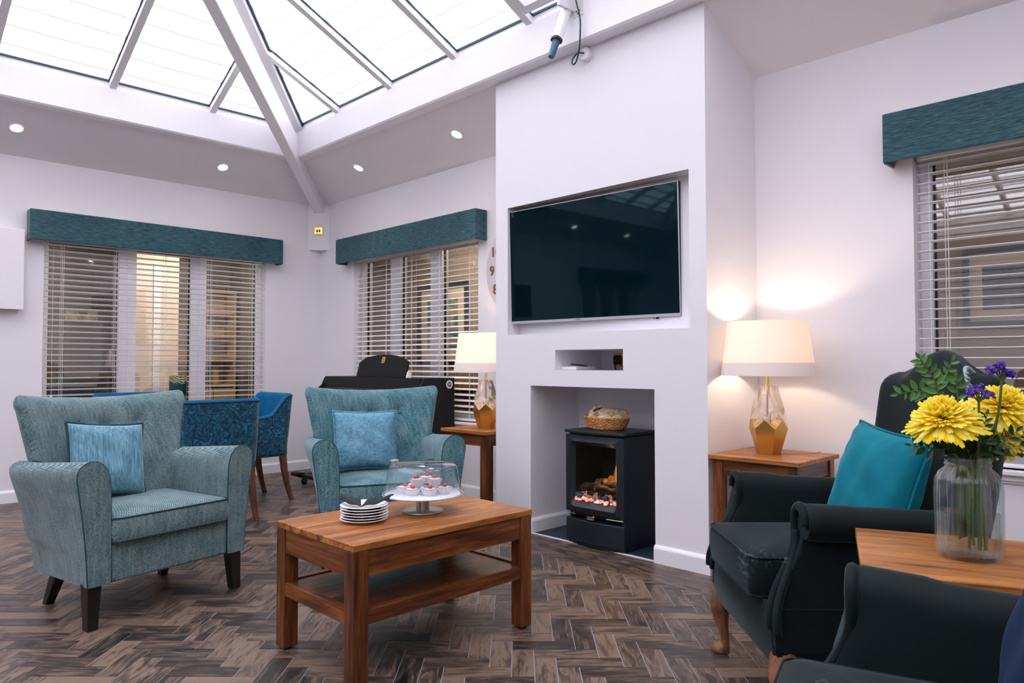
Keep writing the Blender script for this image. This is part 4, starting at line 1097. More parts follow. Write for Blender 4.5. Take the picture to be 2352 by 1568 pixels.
# castor platform under the piano
t = thing('castor_board', 'low black castor board poking out left of the armchair before the piano', 'dolly', (1.46, -.05, 0))
bm = NB()
box(bm, -.80, .80, -.04, -.0, .062, .095); box(bm, -.80, .80, -.62, -.56, .062, .095)
for s in (-1, 1): box(bm, *sorted((s * .60, s * .68)), -.62, 0, .062, .095)
obj('frame', bm, BLACKM, t, bevel=.004)
for x, y in ((-.62, -.585), (.62, -.585), (-.62, -.03), (.62, -.03)):
    bm = NB(); lathe(bm, [(.008, -.011), (.024, -.011), (.028, -.006), (.028, .006), (.024, .011), (.008, .011)], 20, cap0=True, cap1=True)
    bmesh.ops.transform(bm, matrix=Matrix.Translation((x, y, .028)) @ Matrix.Rotation(PI / 2, 4, 'Y'), verts=bm.verts[:]); w = obj('castor', bm, BLACKP, t, True)
    bm = NB(); box(bm, x - .018, x - .013, y - .014, y + .014, .02, .062); box(bm, x + .013, x + .018, y - .014, y + .014, .02, .062); obj('fork', bm, STEEL, w)
# ================================================================= FITTINGS
# ---- television in its recess (turned a little on its bracket)
t = thing('television', 'large black flat television hanging in the recess of the chimney breast', 'television', (3.322, -.505, 1.335), math.radians(3.2)); t.rotation_euler = (math.radians(1.5), 0, math.radians(3.2))
TW, TH_ = 1.262, .742
SCR = MT('dark_screen'); SCR = SCR.done(SCR.bsdf((.001, .007, .010, 1), .035, **{'Specular IOR Level': .22, 'Specular Tint': (.45, .85, 1, 1)}))
SILV = plain('silver_bezel', L(196, 196, 206), .3, metal=.5)
bm = NB(); box(bm, 0, TW, 0, .03, 0, TH_); obj('housing', bm, BLACKP, t, bevel=.004)
bm = NB(); box(bm, .005, TW - .005, -.0022, .0, .018, TH_ - .004); obj('screen', bm, SCR, t)
bm = NB(); box(bm, 0, TW, -.004, .001, 0, .0165); box(bm, 0, TW, -.003, .001, TH_ - .004, TH_); box(bm, 0, .004, -.003, .001, .0165, TH_ - .004); box(bm, TW - .005, TW, -.003, .001, .0165, TH_ - .004); bz = obj('bezel', bm, SILV, t)
bm = NB()
for i, w in enumerate((.005, .004, .005, .004, .005, .004)): box(bm, .545 + i * .0062, .545 + i * .0062 + w, -.0048, -.0038, .005, .011)
obj('maker_lettering', bm, plain('grey_lettering', L(120, 122, 130), .5), bz)
bm = NB(); box(bm, 1.09, 1.118, .0, .02, -.010, .001); rc = obj('sensor', bm, BLACKP, t, bevel=.002)
bm = NB(); box(bm, 1.098, 1.104, -.001, .0005, -.008, -.003); obj('standby_light', bm, emis('standby_red', (1, .05, .05, 1), 3), rc)
bm = NB(); box(bm, .42, .84, .03, .052, .2, .55); box(bm, .5, .76, .05, .068, .25, .5); obj('wall_bracket', bm, BLACKM, t)

# ---- set-top box, socket and plug in the little recess
t = thing('set_top_box', 'flat white media box at the left of the small recess below the television', 'box', (3.775, -.385, 1.034), math.radians(0))
bm = NB(); box(bm, -.085, .10, -.10, .09, .0, .022); obj('case', bm, WHITE, t, bevel=.004)
bm = NB(); tube(bm, spline([(-.085, -.06, .012), (-.10, -.08, .018), (-.095, -.06, .03), (-.04, -.02, .038), (.03, .02, .03), (.06, .06, .023)], 6), .004, 6); obj('black_lead', bm, BLACKP, t, True)
t = thing('wall_socket', 'brass wall socket with a black plug inside the small recess', 'socket', (3.898, -.0848, 1.098))
bm = NB(); box(bm, -.043, .036, -.006, 0, -.043, .043); obj('plate', bm, BRASS, t, bevel=.003)
bm = NB(); box(bm, -.030, .022, -.008, -.006, -.030, .030); obj('insert', bm, BLACKP, t)
bm = NB(); box(bm, -.022, .024, -.036, -.008, -.026, .022); p = obj('plug', bm, BLACKP, t, bevel=.006)
bm = NB(); tube(bm, spline([(.0, -.03, -.024), (.0, -.04, -.042), (.008, -.045, -.060), (.02, -.06, -.0735)], 5), .005, 6); obj('flex', bm, BLACKP, p, True)

# ---- electric stove
SX0, SX1, SYF, SYB = 3.846, 4.276, -.548, -.215
sw = SX1 - SX0; sc = (SX0 + SX1) / 2
t = thing('electric_stove', 'black electric stove with glowing coals in the fire recess', 'stove', (sc, SYF, .006))
h2 = sw / 2
def bow(x, d=.028): return -d * (1 - (x / h2) ** 2)
STV = plain('stove_black', L(18, 28, 35), .42, var=.15, scale=80, bump=.1, bscale=600)
def bowed(bm, x0, x1, yb, z0, z1, d=.028, off=0, n=14):
    a = [(x0 + (x1 - x0) * i / n) for i in range(n + 1)]
    ring = [(x, bow(x, d) + off) for x in a] + [(x1, yb), (x0, yb)]
    loft(bm, [[Vector((x, y, z)) for x, y in ring] for z in (z0, z1)])
D = SYB - SYF
bm = NB(); box(bm, -h2 + .004, -h2 + .03, .03, D, .0, .65); box(bm, h2 - .03, h2 - .002, .012, D, .0, .65); box(bm, -h2 + .03, h2 - .03, D - .02, D, 0, .65); box(bm, -h2 + .03, h2 - .03, .03, D - .02, .16, .235); box(bm, -h2 + .03, h2 - .03, .03, D - .02, .60, .65); obj('carcass', bm, STV, t, bevel=.003)
bm = NB(); bowed(bm, -h2 - .006, h2 + .006, D, .655, .672, off=-.006); obj('top_plate', bm, STV, t, bevel=.003)
bm = NB(); bowed(bm, -h2 + .01, h2 - .004, .1, .0, .018, off=.014); obj('plinth', bm, BLACKP, t)
bm = NB(); bowed(bm, -h2, h2, .05, .018, .150); obj('lower_drawer', bm, STV, t, bevel=.005)
# door: bowed frame with an arched-corner opening
bm = NB()
ox, oz0, oz1, rr = h2 - .044, .262, .600, .03
def rect_loop(hx, z0, z1, r, k=5):
    zc, hz = (z0 + z1) / 2, (z1 - z0) / 2
    return [(x, zc + z) for x, z in rrect(2 * hx, 2 * hz, r, k)]
out = rect_loop(h2, .188, .645, .006); inn = rect_loop(ox, .222, .608, rr)
vo = [bm.verts.new((x, bow(x), z)) for x, z in out]; vi = [bm.verts.new((x, bow(x), z)) for x, z in inn]
inn2 = rect_loop(ox - .024, .262, .585, .012); vi2 = [bm.verts.new((x, bow(x) + .03, z)) for x, z in inn2]
vob = [bm.verts.new((x, .045, z)) for x, z in out]
n = len(vo)
for i in range(n):
    j = (i + 1) % n
    bm.faces.new((vo[i], vo[j], vi[j], vi[i])); bm.faces.new((vi[i], vi[j], vi2[j], vi2[i])); bm.faces.new((vo[i], vob[i], vob[j], vo[j]))
dr = obj('door', bm, STV, t, True, angle=30)
bm = NB(); lo = [Vector((x, bow(x) + .026, z)) for x, z in inn2]; loft(bm, [lo, [p + Vector((0, .004, 0)) for p in lo]]); obj('door_glass', bm, glassy('stove_glass', (.55, .62, .64, 1), ior=1.4), dr)
for a, b in ((-h2 + .008, -h2 + .09), (h2 - .11, h2 - .006)):
    bm = NB(); tube(bm, [(a, bow(a) + .002, .181), ((a + b) / 2, bow((a + b) / 2) + .0, .180), (b, bow(b) + .002, .179)], .0035, 8); tube(bm, [(b - .012, bow(b) + .002, .178), (b - .012, bow(b) - .002, .188)], .005, 8); obj('hinge_bar', bm, STEEL, dr, True)
bm = NB(); box(bm, -.038, .016, bow(0) + .004, bow(0) + .022, .158, .178); box(bm, -.034, .012, bow(0) - .004, bow(0) + .005, .160, .166); hd = obj('door_latch', bm, STEEL, t, bevel=.003)
bm = NB(); box(bm, .012, .018, bow(0) + .002, bow(0) + .004, .180, .184); obj('power_light', bm, emis('power_red', (1, .08, .04, 1), 3), hd)
# fire bed: coals, logs, embers, flames
rnd = random.Random(3)
EMB = MT('glowing_embers'); n1 = EMB.noise(EMB.coords((1, 1, 1)), 70, 4, .7); c = EMB.ramp(n1, [(.36, (.06, .03, .03, 1)), (.46, (.9, .16, .06, 1)), (.55, (1, .45, .38, 1)), (.66, (1, .82, .84, 1))])
e1 = EMB.n('Emission', {'Color': c, 'Strength': 1.15}).outputs[0]; EMB = EMB.done(EMB.n('AddShader', {0: e1, 1: EMB.bsdf((.05, .045, .045, 1), .9)}).outputs[0])
COAL = plain('ash_grey_coal', L(70, 82, 92), .9, var=.6, scale=60, bump=.5, bscale=200)
LOGM = streak('charred_log', L(40, 30, 26), L(104, 82, 66), L(170, 140, 112), (40, 8, 40), .9, 0, .8)
bm = NB()
for k in range(240):
    x = rnd.uniform(-.155, .165); y = rnd.uniform(.0, .15); z = .258 + y * .22 + rnd.uniform(0, .018); s = rnd.uniform(.006, .015)
    bmesh.ops.create_icosphere(bm, subdivisions=1, radius=s, matrix=Matrix.Translation((x, y, z)) @ Matrix.Rotation(rnd.random() * 6, 4, 'Z') @ Matrix.Diagonal((1.2, 1, .8, 1)))
e = obj('ember_bed', bm, EMB, t); e['kind'] = 'stuff'
for k in range(16):
    x = rnd.uniform(-.15, .15); y = rnd.uniform(.0, .10); z = .285 + y * .25
    bm = NB(); bmesh.ops.create_icosphere(bm, subdivisions=2, radius=rnd.uniform(.012, .024), matrix=Matrix.Translation((x, y, z)) @ Matrix.Rotation(rnd.random() * 6, 4, 'Z') @ Matrix.Diagonal((1.3, 1, .8, 1)))
    for v_ in bm.verts: v_.co += Vector((rnd.uniform(-.003, .003), rnd.uniform(-.003, .003), rnd.uniform(-.003, .003)))
    obj('coal', bm, COAL, t)
for a, b, r in (((-.145, .05, .325), (-.02, .09, .345), .026), ((-.02, .03, .335), (.165, .08, .325), .022), ((.03, .10, .365), (.16, .12, .345), .024), ((-.06, .12, .36), (.05, .09, .37), .022)):
    bm = NB(); P = [Vector(a).lerp(Vector(b), i / 6) + Vector((rnd.uniform(-.004, .004), 0, rnd.uniform(-.006, .006))) for i in range(7)]
    tube(bm, P, [r * rnd.uniform(.8, 1.1) for _ in P], 10); obj('log', bm, LOGM, t, True)
FL = MT('flame'); zz = FL.n('SeparateXYZ', {0: FL.n('TexCoord').outputs['Object']}).outputs[2]
ff = FL.n('MapRange', {0: zz, 1: .34, 2: .47, 3: 0.0, 4: 1.0}).outputs[0]
e1 = FL.n('Emission', {'Color': FL.ramp(ff, [(0, (1, .30, .03, 1)), (.5, (1, .20, .015, 1)), (1, (.6, .07, .01, 1))]), 'Strength': 1.5}).outputs[0]
FL = FL.done(FL.n('MixShader', {0: FL.math('MULTIPLY_ADD', ff, .5, .35), 1: e1, 2: FL.n('BsdfTransparent').outputs[0]}).outputs[0])
for x, y, h, w in ((.140, .12, .125, .017), (.118, .13, .07, .024), (.062, .13, .125, .010), (.03, .13, .065, .022), (.160, .11, .055, .018), (.085, .12, .05, .022), (.0, .12, .045, .016)):
    bm = NB(); P = [Vector((x + .006 * math.sin(i * .9), y, .335 + h * i / 8)) for i in range(9)]
    tube(bm, P, [w * math.sin(PI * (.16 + .84 * (1 - i / 8)) ** .9) * .9 + .0008 for i in range(9)], 10); obj('flame', bm, FL, t, True, angle=180)
l = bpy.data.lights.new('fire_glow', 'POINT'); l.energy = 1.6; l.color = (1, .42, .16); l.shadow_soft_size = .05
o = bpy.data.objects.new('fire_glow', l); COL.objects.link(o); o.parent = t; o.location = (.05, .06, .42)

# ---- wicker basket with a sleeping toy cat on the stove
WICK = streak('wicker', L(150, 92, 44), L(206, 142, 82), L(238, 186, 124), (60, 60, 60), .6, .1)
BKC = (4.012, -.365, .679)
t = thing('wicker_basket', 'oval wicker basket on top of the stove, holding the cat', 'basket', BKC, 0)
ea, eb = .150, .105
def ell(a, z, s, ph=0, amp=0): return Vector((ea * s * math.cos(a), eb * s * math.sin(a), z))
for k in range(7):
    z = .007 + k * .0088; s = .80 + .19 * (k / 6) ** .8
    bm = NB(); P = []
    for i in range(96):
        a = 2 * PI * i / 96; w = .0035 * math.cos(a * 24 + k * PI)
        P.append(Vector(((ea * s + w) * math.cos(a), (eb * s + w) * math.sin(a), z + .0012 * math.sin(a * 5 + k))))
    tube(bm, P, .0044, 6, closed=True); obj('weaver', bm, WICK, t, True, angle=180)
bm = NB()
for i in range(24):
    a = 2 * PI * i / 24; tube(bm, [ell(a, .004, .79), ell(a, .035, .91), ell(a, .066, 1.0)], .0028, 5)
obj('stakes', bm, WICK, t, True)
bm = NB()
for ph in (0, PI):
    P = [Vector(((ea + .004 * math.cos(a * 20 + ph)) * math.cos(a), (eb + .004 * math.cos(a * 20 + ph)) * math.sin(a), .068 + .004 * math.sin(a * 20 + ph))) for a in [2 * PI * i / 120 for i in range(120)]]
    tube(bm, P, .0042, 6, closed=True)
obj('braided_rim', bm, WICK, t, True, angle=180)
bm = NB(); loft(bm, [[ell(2 * PI * i / 32, z, s) for i in range(32)] for z, s in ((.0, .76), (.006, .78))]); obj('base', bm, WICK, t)
# cat: one continuous body
bm = NB()
def ball(c, r, M=Matrix.Identity(4)): bmesh.ops.create_uvsphere(bm, u_segments=20, v_segments=14, radius=1, matrix=Matrix.Translation(c) @ M @ Matrix.Diagonal((*r, 1)))
ball((.035, .01, .066), (.085, .072, .046)); ball((.085, .02, .07), (.05, .055, .04)); ball((-.005, -.0, .078), (.05, .055, .035))
ball((-.075, -.018, .074), (.046, .040, .034)); ball((-.108, -.026, .064), (.020, .018, .016)); ball((-.045, -.05, .056), (.06, .02, .017)); ball((.03, -.062, .056), (.07, .017, .016)); ball((.105, -.02, .058), (.025, .05, .022))
for dx, dy in ((-.062, .012), (-.066, -.034)):
    bmesh.ops.create_cone(bm, segments=10, radius1=.015, radius2=.003, depth=.03, cap_ends=True, matrix=Matrix.Translation((dx, dy, .112)) @ Matrix.Rotation(.3, 4, 'Y'))
CATM = MT('cream_cat_fur'); n1 = CATM.noise(CATM.coords((1, 1, 1)), 16, 4, .6, .6); cx = CATM.n('SeparateXYZ', {0: CATM.n('TexCoord').outputs['Object']}).outputs
mk = CATM.n('MapRange', {0: cx[0], 1: -.104, 2: -.088, 3: 1.0, 4: 0.0}).outputs[0]
c = CATM.ramp(n1, [(.36, L(176, 148, 110)), (.5, L(232, 210, 172)), (.62, L(250, 238, 212))]); c = CATM.mix(CATM.math('MULTIPLY', mk, .75), c, L(90, 66, 44))
CATM = CATM.done(CATM.bsdf(c, .9, CATM.bump(CATM.noise(CATM.coords((1, 1, 1)), 140, 3), .6, .003), **{'Specular IOR Level': .1, 'Sheen Weight': .3}))
cat = obj('toy_cat', bm, CATM, None, True, angle=180)
cat.location = (BKC[0], BKC[1], BKC[2] + .012); rm = cat.modifiers.new('r', 'REMESH'); rm.mode = 'VOXEL'; rm.voxel_size = .0045; rm.use_smooth_shade = True
sm = cat.modifiers.new('s', 'SMOOTH'); sm.iterations = 4; sm.factor = .5
setp(cat, 'cream furry toy cat curled up asleep in the wicker basket', 'toy')
bpy.context.view_layer.update()
ev = cat.evaluated_get(bpy.context.evaluated_depsgraph_get()); me = bpy.data.meshes.new_from_object(ev)
me.materials.clear(); me.materials.append(CATM); cat.modifiers.clear(); cat.data = me
bm = NB(); rnd = random.Random(9)
for p in me.polygons:
    if p.normal.z < -.3: continue
    for _ in range(1):
        if rnd.random() > .8: continue
        c0 = p.center; d = (p.normal * .55 + Vector((.8, rnd.uniform(-.5, .5), rnd.uniform(-.2, .35)))).normalized() * rnd.uniform(.008, .014); s = p.normal.cross(d).normalized() * .0009
        bm.faces.new((bm.verts.new(c0 - s), bm.verts.new(c0 + s), bm.verts.new(c0 + d)))
f = obj('fur', bm, CATM, cat); f['kind'] = 'stuff'
FACE = plain('dark_face_marks', L(50, 36, 28), .7)
for dy in (.0, -.042):
    bm = NB(); tube(bm, spline([(-.100, dy - .004, .083), (-.106, dy - .002, .078), (-.104, dy + .006, .076)], 3), .0022, 6); obj('closed_eye', bm, FACE, cat, True)
bm = NB(); bmesh.ops.create_uvsphere(bm, u_segments=10, v_segments=8, radius=.0055, matrix=Matrix.Translation((-.126, -.027, .068))); obj('nose', bm, FACE, cat, True)
bm = NB(); tube(bm, spline([(-.058, -.056, .094), (-.048, -.045, .103), (-.044, -.02, .109), (-.044, .01, .108)], 4), .0055, 6); obj('collar', bm, plain('brown_collar', L(84, 58, 38), .7), cat, True)

# ---- plates with napkins
PC = Vector((4.372, -2.318, .478)); z = PC.z
NAPS = ['black napkin peeping out below the lowest plates at the right', 'black napkin between the second and third plate from the bottom', 'black napkin between the third and fourth plate from the bottom', 'black napkin between the fourth and fifth plate from the bottom', 'black napkin just below the top plate']
for k in range(6):
    t = thing('side_plate', 'white side plate on the coffee table, %s of its stack of six' % ('lowest', 'second from the bottom', 'third from the bottom', 'fourth from the bottom', 'fifth from the bottom', 'topmost')[k], 'plate', (PC.x + random.uniform(-.002, .002), PC.y + random.uniform(-.002, .002), z), 0, 'stacked side plates')
    bm = NB(); lathe(bm, [(.0, .0035), (.046, .0035), (.048, .0), (.052, .0), (.055, .004), (.075, .0085), (.0895, .0120), (.0905, .0136), (.0885, .0150), (.072, .0110), (.055, .0066), (.0, .0062)], 48); bmesh.ops.remove_doubles(bm, verts=bm.verts[:], dist=1e-6); obj('dish', bm, CERAM, t, True, angle=60)
    z += .0096
    if k < 5:
        bm = NB(); a = (.4, 2.2, 3.9, 3.6, 4.1)[k]; n = 12; g2 = []
        def hh(r): return .0012 + max(0, (r - .052)) * .20
        for i in range(n + 1):
            row = []
            for j in range(n + 1):
                u, v = i / n * 2 - 1, j / n * 2 - 1
                p = Vector((u * .0615, v * .0615)); r = p.length; p2 = Matrix.Rotation(a, 2) @ p
                row.append(Vector((p2.x, p2.y, hh(r))))
            g2.append(row)
        V0 = [[bm.verts.new(p) for p in row] for row in g2]; V1 = [[bm.verts.new(p + Vector((0, 0, .0014))) for p in row] for row in g2]
        for i in range(n):
            for j in range(n):
                bm.faces.new((V0[i][j], V0[i][j + 1], V0[i + 1][j + 1], V0[i + 1][j])); bm.faces.new((V1[i][j], V1[i + 1][j], V1[i + 1][j + 1], V1[i][j + 1]))
        for i in range(n):
            for a_, b_ in (((i, 0), (i + 1, 0)), ((i + 1, n), (i, n)), ((0, i + 1), (0, i)), ((n, i), (n, i + 1))):
                bm.faces.new((V0[a_[0]][a_[1]], V0[b_[0]][b_[1]], V1[b_[0]][b_[1]], V1[a_[0]][a_[1]]))
        o = obj('paper_napkin', bm, NAPK, smooth=True); o.location = (PC.x, PC.y, z - .0026); setp(o, NAPS[k], 'napkin', 'black paper napkins'); z += .0006
# folded napkin on the top plate, a V with two raised wings
R3 = Matrix.Rotation(math.radians(45), 4, 'Z')     # local x runs across the view
t = thing('folded_napkin', 'black folded napkin lying in a V on the topmost plate', 'napkin', (PC.x, PC.y, z), math.radians(45))
for sg in (-1, 1):
    bm = NB(); n = 10; rows = []
    for i in range(n + 1):
        k = i / n; cx = sg * (.0 + .094 * k); cz = .004 + .016 * k ** 1.3 + .003 * math.sin(k * 9); cy = -.058 + .055 * k
        row = []
        for j in range(5):
            q = j / 4; row.append(Vector((cx + sg * .012 * q, cy + q * .05 * (1 - .35 * k), cz + q * .016 + .004 * math.sin(q * PI * 1.5) * k)))
        rows.append(row)
    A = [[bm.verts.new(p) for p in r] for r in rows]; Bv = [[bm.verts.new(p + Vector((0, 0, .0035))) for p in r] for r in rows]
    for i in range(n):
        for j in range(4):
            bm.faces.new((A[i][j], A[i][j + 1], A[i + 1][j + 1], A[i + 1][j])); bm.faces.new((Bv[i][j], Bv[i + 1][j], Bv[i + 1][j + 1], Bv[i][j + 1]))
    for i in range(n):
        bm.faces.new((A[i][0], A[i + 1][0], Bv[i + 1][0], Bv[i][0])); bm.faces.new((A[i][4], Bv[i][4], Bv[i + 1][4], A[i + 1][4]))
    for i in (0, n):
        for j in range(4): bm.faces.new((A[i][j], A[i][j + 1], Bv[i][j + 1], Bv[i][j]))
    obj('wing', bm, NAPK, t, True)

# ---- cake stand, dome, tarts, tongs
KC = Vector((4.381, -2.046, .478))
t = thing('cake_stand', 'steel footed cake stand on the coffee table', 'cake stand', KC, math.radians(45))
bm = NB(); lathe(bm, [(.0, 0), (.082, 0), (.083, .002), (.082, .0045), (.0, .0055)], 48); obj('foot', bm, STEEL, t, True)
bm = NB(); lathe(bm, [(.0265, .0045), (.0265, .066)], 32, cap0=True, cap1=True); obj('stem', bm, STEEL, t, True)
bm = NB(); lathe(bm, [(.0, .066), (.150, .066), (.153, .068), (.153, .072), (.150, .073), (.0, .073)], 64); obj('plate', bm, plain('white_acrylic_plate', (.78, .80, .84, 1), .15, var=.01), t, True)
t = thing('cake_dome', 'clear acrylic dome covering the tarts on the cake stand', 'cake dome', KC + Vector((0, 0, .073)), 0)
bm = NB(); lathe(bm, [(.162, -.004), (.165, 0), (.160, .006), (.152, .010), (.147, .05), (.140, .100), (.134, .112), (.122, .117), (.06, .120), (.0, .121)], 64); obj('cover', bm, ACRYL, t, True)
RIMM = plain('acrylic_rim', (.62, .68, .80, 1), .12)
bm = NB(); tube(bm, [Vector((.1625 * math.cos(2 * PI * i / 72), .1625 * math.sin(2 * PI * i / 72), -.001)) for i in range(72)], .0022, 6, closed=True); obj('rim', bm, RIMM, t, True)
bm = NB(); tube(bm, [Vector((.1375 * math.cos(2 * PI * i / 72), .1375 * math.sin(2 * PI * i / 72), .1065)) for i in range(72)], .0011, 6, closed=True); obj('shoulder_rib', bm, glassy('acrylic_rib', (.9, .93, 1, 1), ior=1.6), t, True)

CASE = plain('white_paper_case', (.84, .82, .84, 1), .7); SPONGE = plain('tart_filling', L(150, 96, 66), .8, var=.4, scale=120); ICING = plain('white_icing', (.84, .80, .78, 1), .5)
BERRY = plain('strawberry_half', L(224, 70, 50), .3, var=.3, scale=90); BANA = plain('peach_slice', L(240, 196, 120), .4)
def V3(lat, dep, h=0):   # lateral / away offsets as the camera sees them
    return Vector((KC.x + lat * .703 - dep * .711, KC.y + lat * .711 + dep * .703, KC.z + .073 + h))
tarts = [(-.075, .0, 0, 'leftmost tart'), (-.037, -.052, 0, 'front left tart'), (.033, -.054, 0, 'front right tart'), (.086, -.010, 0, 'rightmost tart'), (-.045, .062, 0, 'rear left tart, half hidden'), (.024, .072, 0, 'rear right tart, half hidden'),
         (.0, .012, 0, 'middle tart below the upper ones'), (-.022, -.006, .0315, 'upper left tart'), (.047, .004, .0315, 'upper right tart'), (.008, .056, .0315, 'upper rear tart')]
for k, (a, b, h, nm) in enumerate(tarts):
    if nm.startswith('middle'): continue
    t = thing('fruit_tart', '%s in a white case under the dome, strawberry on top' % nm, 'tart', V3(a, b, h), random.random() * 6, 'strawberry tarts')
    bm = NB(); n = 72; rings = []
    for z, r, am in ((0, .0205, .0004), (.003, .0215, .0012), (.024, .0305, .0015), (.0255, .0302, .0014), (.012, .0235, .0010)):
        rings.append([Vector(((r + am * math.cos(i * PI)) * math.cos(2 * PI * i / n), (r + am * math.cos(i * PI)) * math.sin(2 * PI * i / n), z)) for i in range(n)])
    loft(bm, rings, True, True, False); obj('paper_case', bm, CASE, t)
    bm = NB(); lathe(bm, [(.0, .026), (.02, .0265), (.0285, .0252), (.0292, .023), (.027, .019)], 24); obj('filling', bm, SPONGE, t, True)
    bm = NB(); R = lathe(bm, [(.0, .0298), (.010, .0296), (.019, .0282), (.0245, .0262)], 20)
    for i, v_ in enumerate(bm.verts): v_.co.xy *= 1 + .10 * math.sin(i * 2.1 + k)
    obj('icing', bm, ICING, t, True)
    bm = NB(); bmesh.ops.create_uvsphere(bm, u_segments=14, v_segments=10, radius=1, matrix=Matrix.Translation((.004, .002, .0335)) @ Matrix.Rotation(.6, 4, 'Z') @ Matrix.Diagonal((.012, .0085, .0085, 1))); obj('strawberry', bm, BERRY, t, True)
    if k in (1, 2): bm = NB(); box(bm, -.018, -.004, -.009, .003, .0285, .034); obj('peach_slice', bm, BANA, t, bevel=.003)
# tongs lying on the dome
t = thing('cake_tongs', 'polished cake tongs resting on top of the dome', 'tongs', KC + Vector((0, 0, .1945)), math.radians(45))
bm = NB()
def strip(P, wd, th): return loft(bm, [[Vector((x, y - wd[i] / 2, z)), Vector((x, y + wd[i] / 2, z)), Vector((x, y + wd[i] / 2, z + th)), Vector((x, y - wd[i] / 2, z + th))] for i, (x, y, z) in enumerate(P)])
strip([(-.106, -.034, .002), (-.08, -.036, .002), (-.01, -.036, .003), (.018, -.036, .004), (.03, -.034, .007)], [.012, .018, .020, .018, .016], .0018); obj('arm', bm, CHROME, t)
bm = NB(); strip([(-.106, .0, .002), (-.06, .005, .002), (-.01, .012, .003), (.012, .016, .008), (.04, .018, .011), (.05, .018, .0115)], [.012, .016, .018, .016, .02, .018], .0018); obj('arm', bm, CHROME, t)
bm = NB(); strip([(.012, -.037, .003), (.032, -.037, .006), (.085, -.035, .008), (.094, -.033, .0085)], [.03, .036, .034, .022], .0025); obj('blade', bm, plain('teal_steel_blade', L(40, 84, 98), .25, metal=.6), t)
bm = NB(); strip([(.014, .016, .010), (.044, .018, .0135)], [.016, .016], .002); obj('grip', bm, BLACKP, t)
bm = NB(); lathe(bm, [(.017, -.010), (.018, -.009), (.018, .012), (.017, .013), (.0155, .012), (.0155, -.009)], 24, (-.114, -.017, .0015)); obj('hinge_ring', bm, CHROME, t, True)

# ---- flower vase
VC = Vector((6.269, -1.871, .615))
t = thing('glass_jar', 'ribbed clear glass jar of flowers on the side table', 'vase', VC)
NRIB = 36
def jar(prof, ribs, n=144):
    rings = []
    for r, z, am in prof:
        rings.append([Vector(((r + am * math.cos(NRIB * 2 * PI * i / n)) * math.cos(2 * PI * i / n), (r + am * math.cos(NRIB * 2 * PI * i / n)) * math.sin(2 * PI * i / n), z)) for i in range(n)])
    return rings
outer = [(.052, 0, .0), (.062, .003, .0018), (.068, .014, .0026), (.0695, .03, .0028), (.0705, .16, .0028), (.068, .185, .0026), (.060, .202, .0012), (.050, .212, .0004), (.047, .216, 0), (.0495, .219, 0), (.0495, .223, 0), (.047, .226, 0), (.0492, .230, 0), (.0492, .234, 0), (.047, .237, 0), (.0485, .241, 0)]
inner = [(.0455, .241, 0), (.0445, .216, 0), (.057, .199, 0), (.0655, .18, 0), (.0665, .03, 0), (.06, .012, 0)]
bm = NB(); loft(bm, jar(outer + inner, True)); obj('jar', bm, JARG, t, True, angle=60)
bm = NB(); loft(bm, jar([(.059, .0135, 0), (.0655, .031, 0), (.0655, .107, 0)], False, 48)); obj('water', bm, WATER, t, True, angle=40)
LEAFM = plain('eucalyptus_leaf', L(78, 138, 58), .45, var=.5, scale=40); LEAFD = plain('dark_leaf', L(26, 70, 34), .45, var=.4, scale=40); STEMM = plain('green_stem', L(84, 110, 48), .5, var=.3); STEMR = plain('red_brown_stem', L(110, 70, 46), .6)
bm = NB()
prof = [(0, 0, 0), (.15, .22, .06), (.4, .36, .09), (.7, .26, .06), (1, 0, -.05)]
cv = [bm.verts.new((x, 0, -h * .35)) for x, w, h in prof]; lv = [bm.verts.new((x, w * .62, h)) for x, w, h in prof[1:4]]; rv = [bm.verts.new((x, -w * .62, h)) for x, w, h in prof[1:4]]
bm.faces.new((cv[0], cv[1], lv[0])); bm.faces.new((cv[1], cv[2], lv[1], lv[0])); bm.faces.new((cv[2], cv[3], lv[2], lv[1])); bm.faces.new((cv[3], cv[4], lv[2]))
bm.faces.new((cv[0], rv[0], cv[1])); bm.faces.new((cv[1], rv[0], rv[1], cv[2])); bm.faces.new((cv[2], rv[1], rv[2], cv[3])); bm.faces.new((cv[3], rv[2], cv[4]))
LEAFME = []
for mt in (LEAFM, LEAFD):
    me = bpy.data.meshes.new('leaf'); bm.to_mesh(me); me.materials.append(mt); [setattr(p, 'use_smooth', True) for p in me.polygons]; LEAFME.append(me)
bm.free()
rnd = random.Random(21)
def CV(lat, dep, h): return Vector((VC.x + lat * .703 - dep * .711, VC.y + lat * .711 + dep * .703, h))   # across / away / height
def px2(px, py, dep):   # a pixel of the photograph at a depth beyond the jar's axis, as a point in the room
    z = 1.721 + dep; return CAMP + _fw * z + _r2 * ((px - 1176) / FPX * z) - _u2 * ((py - 784) / FPX * z)
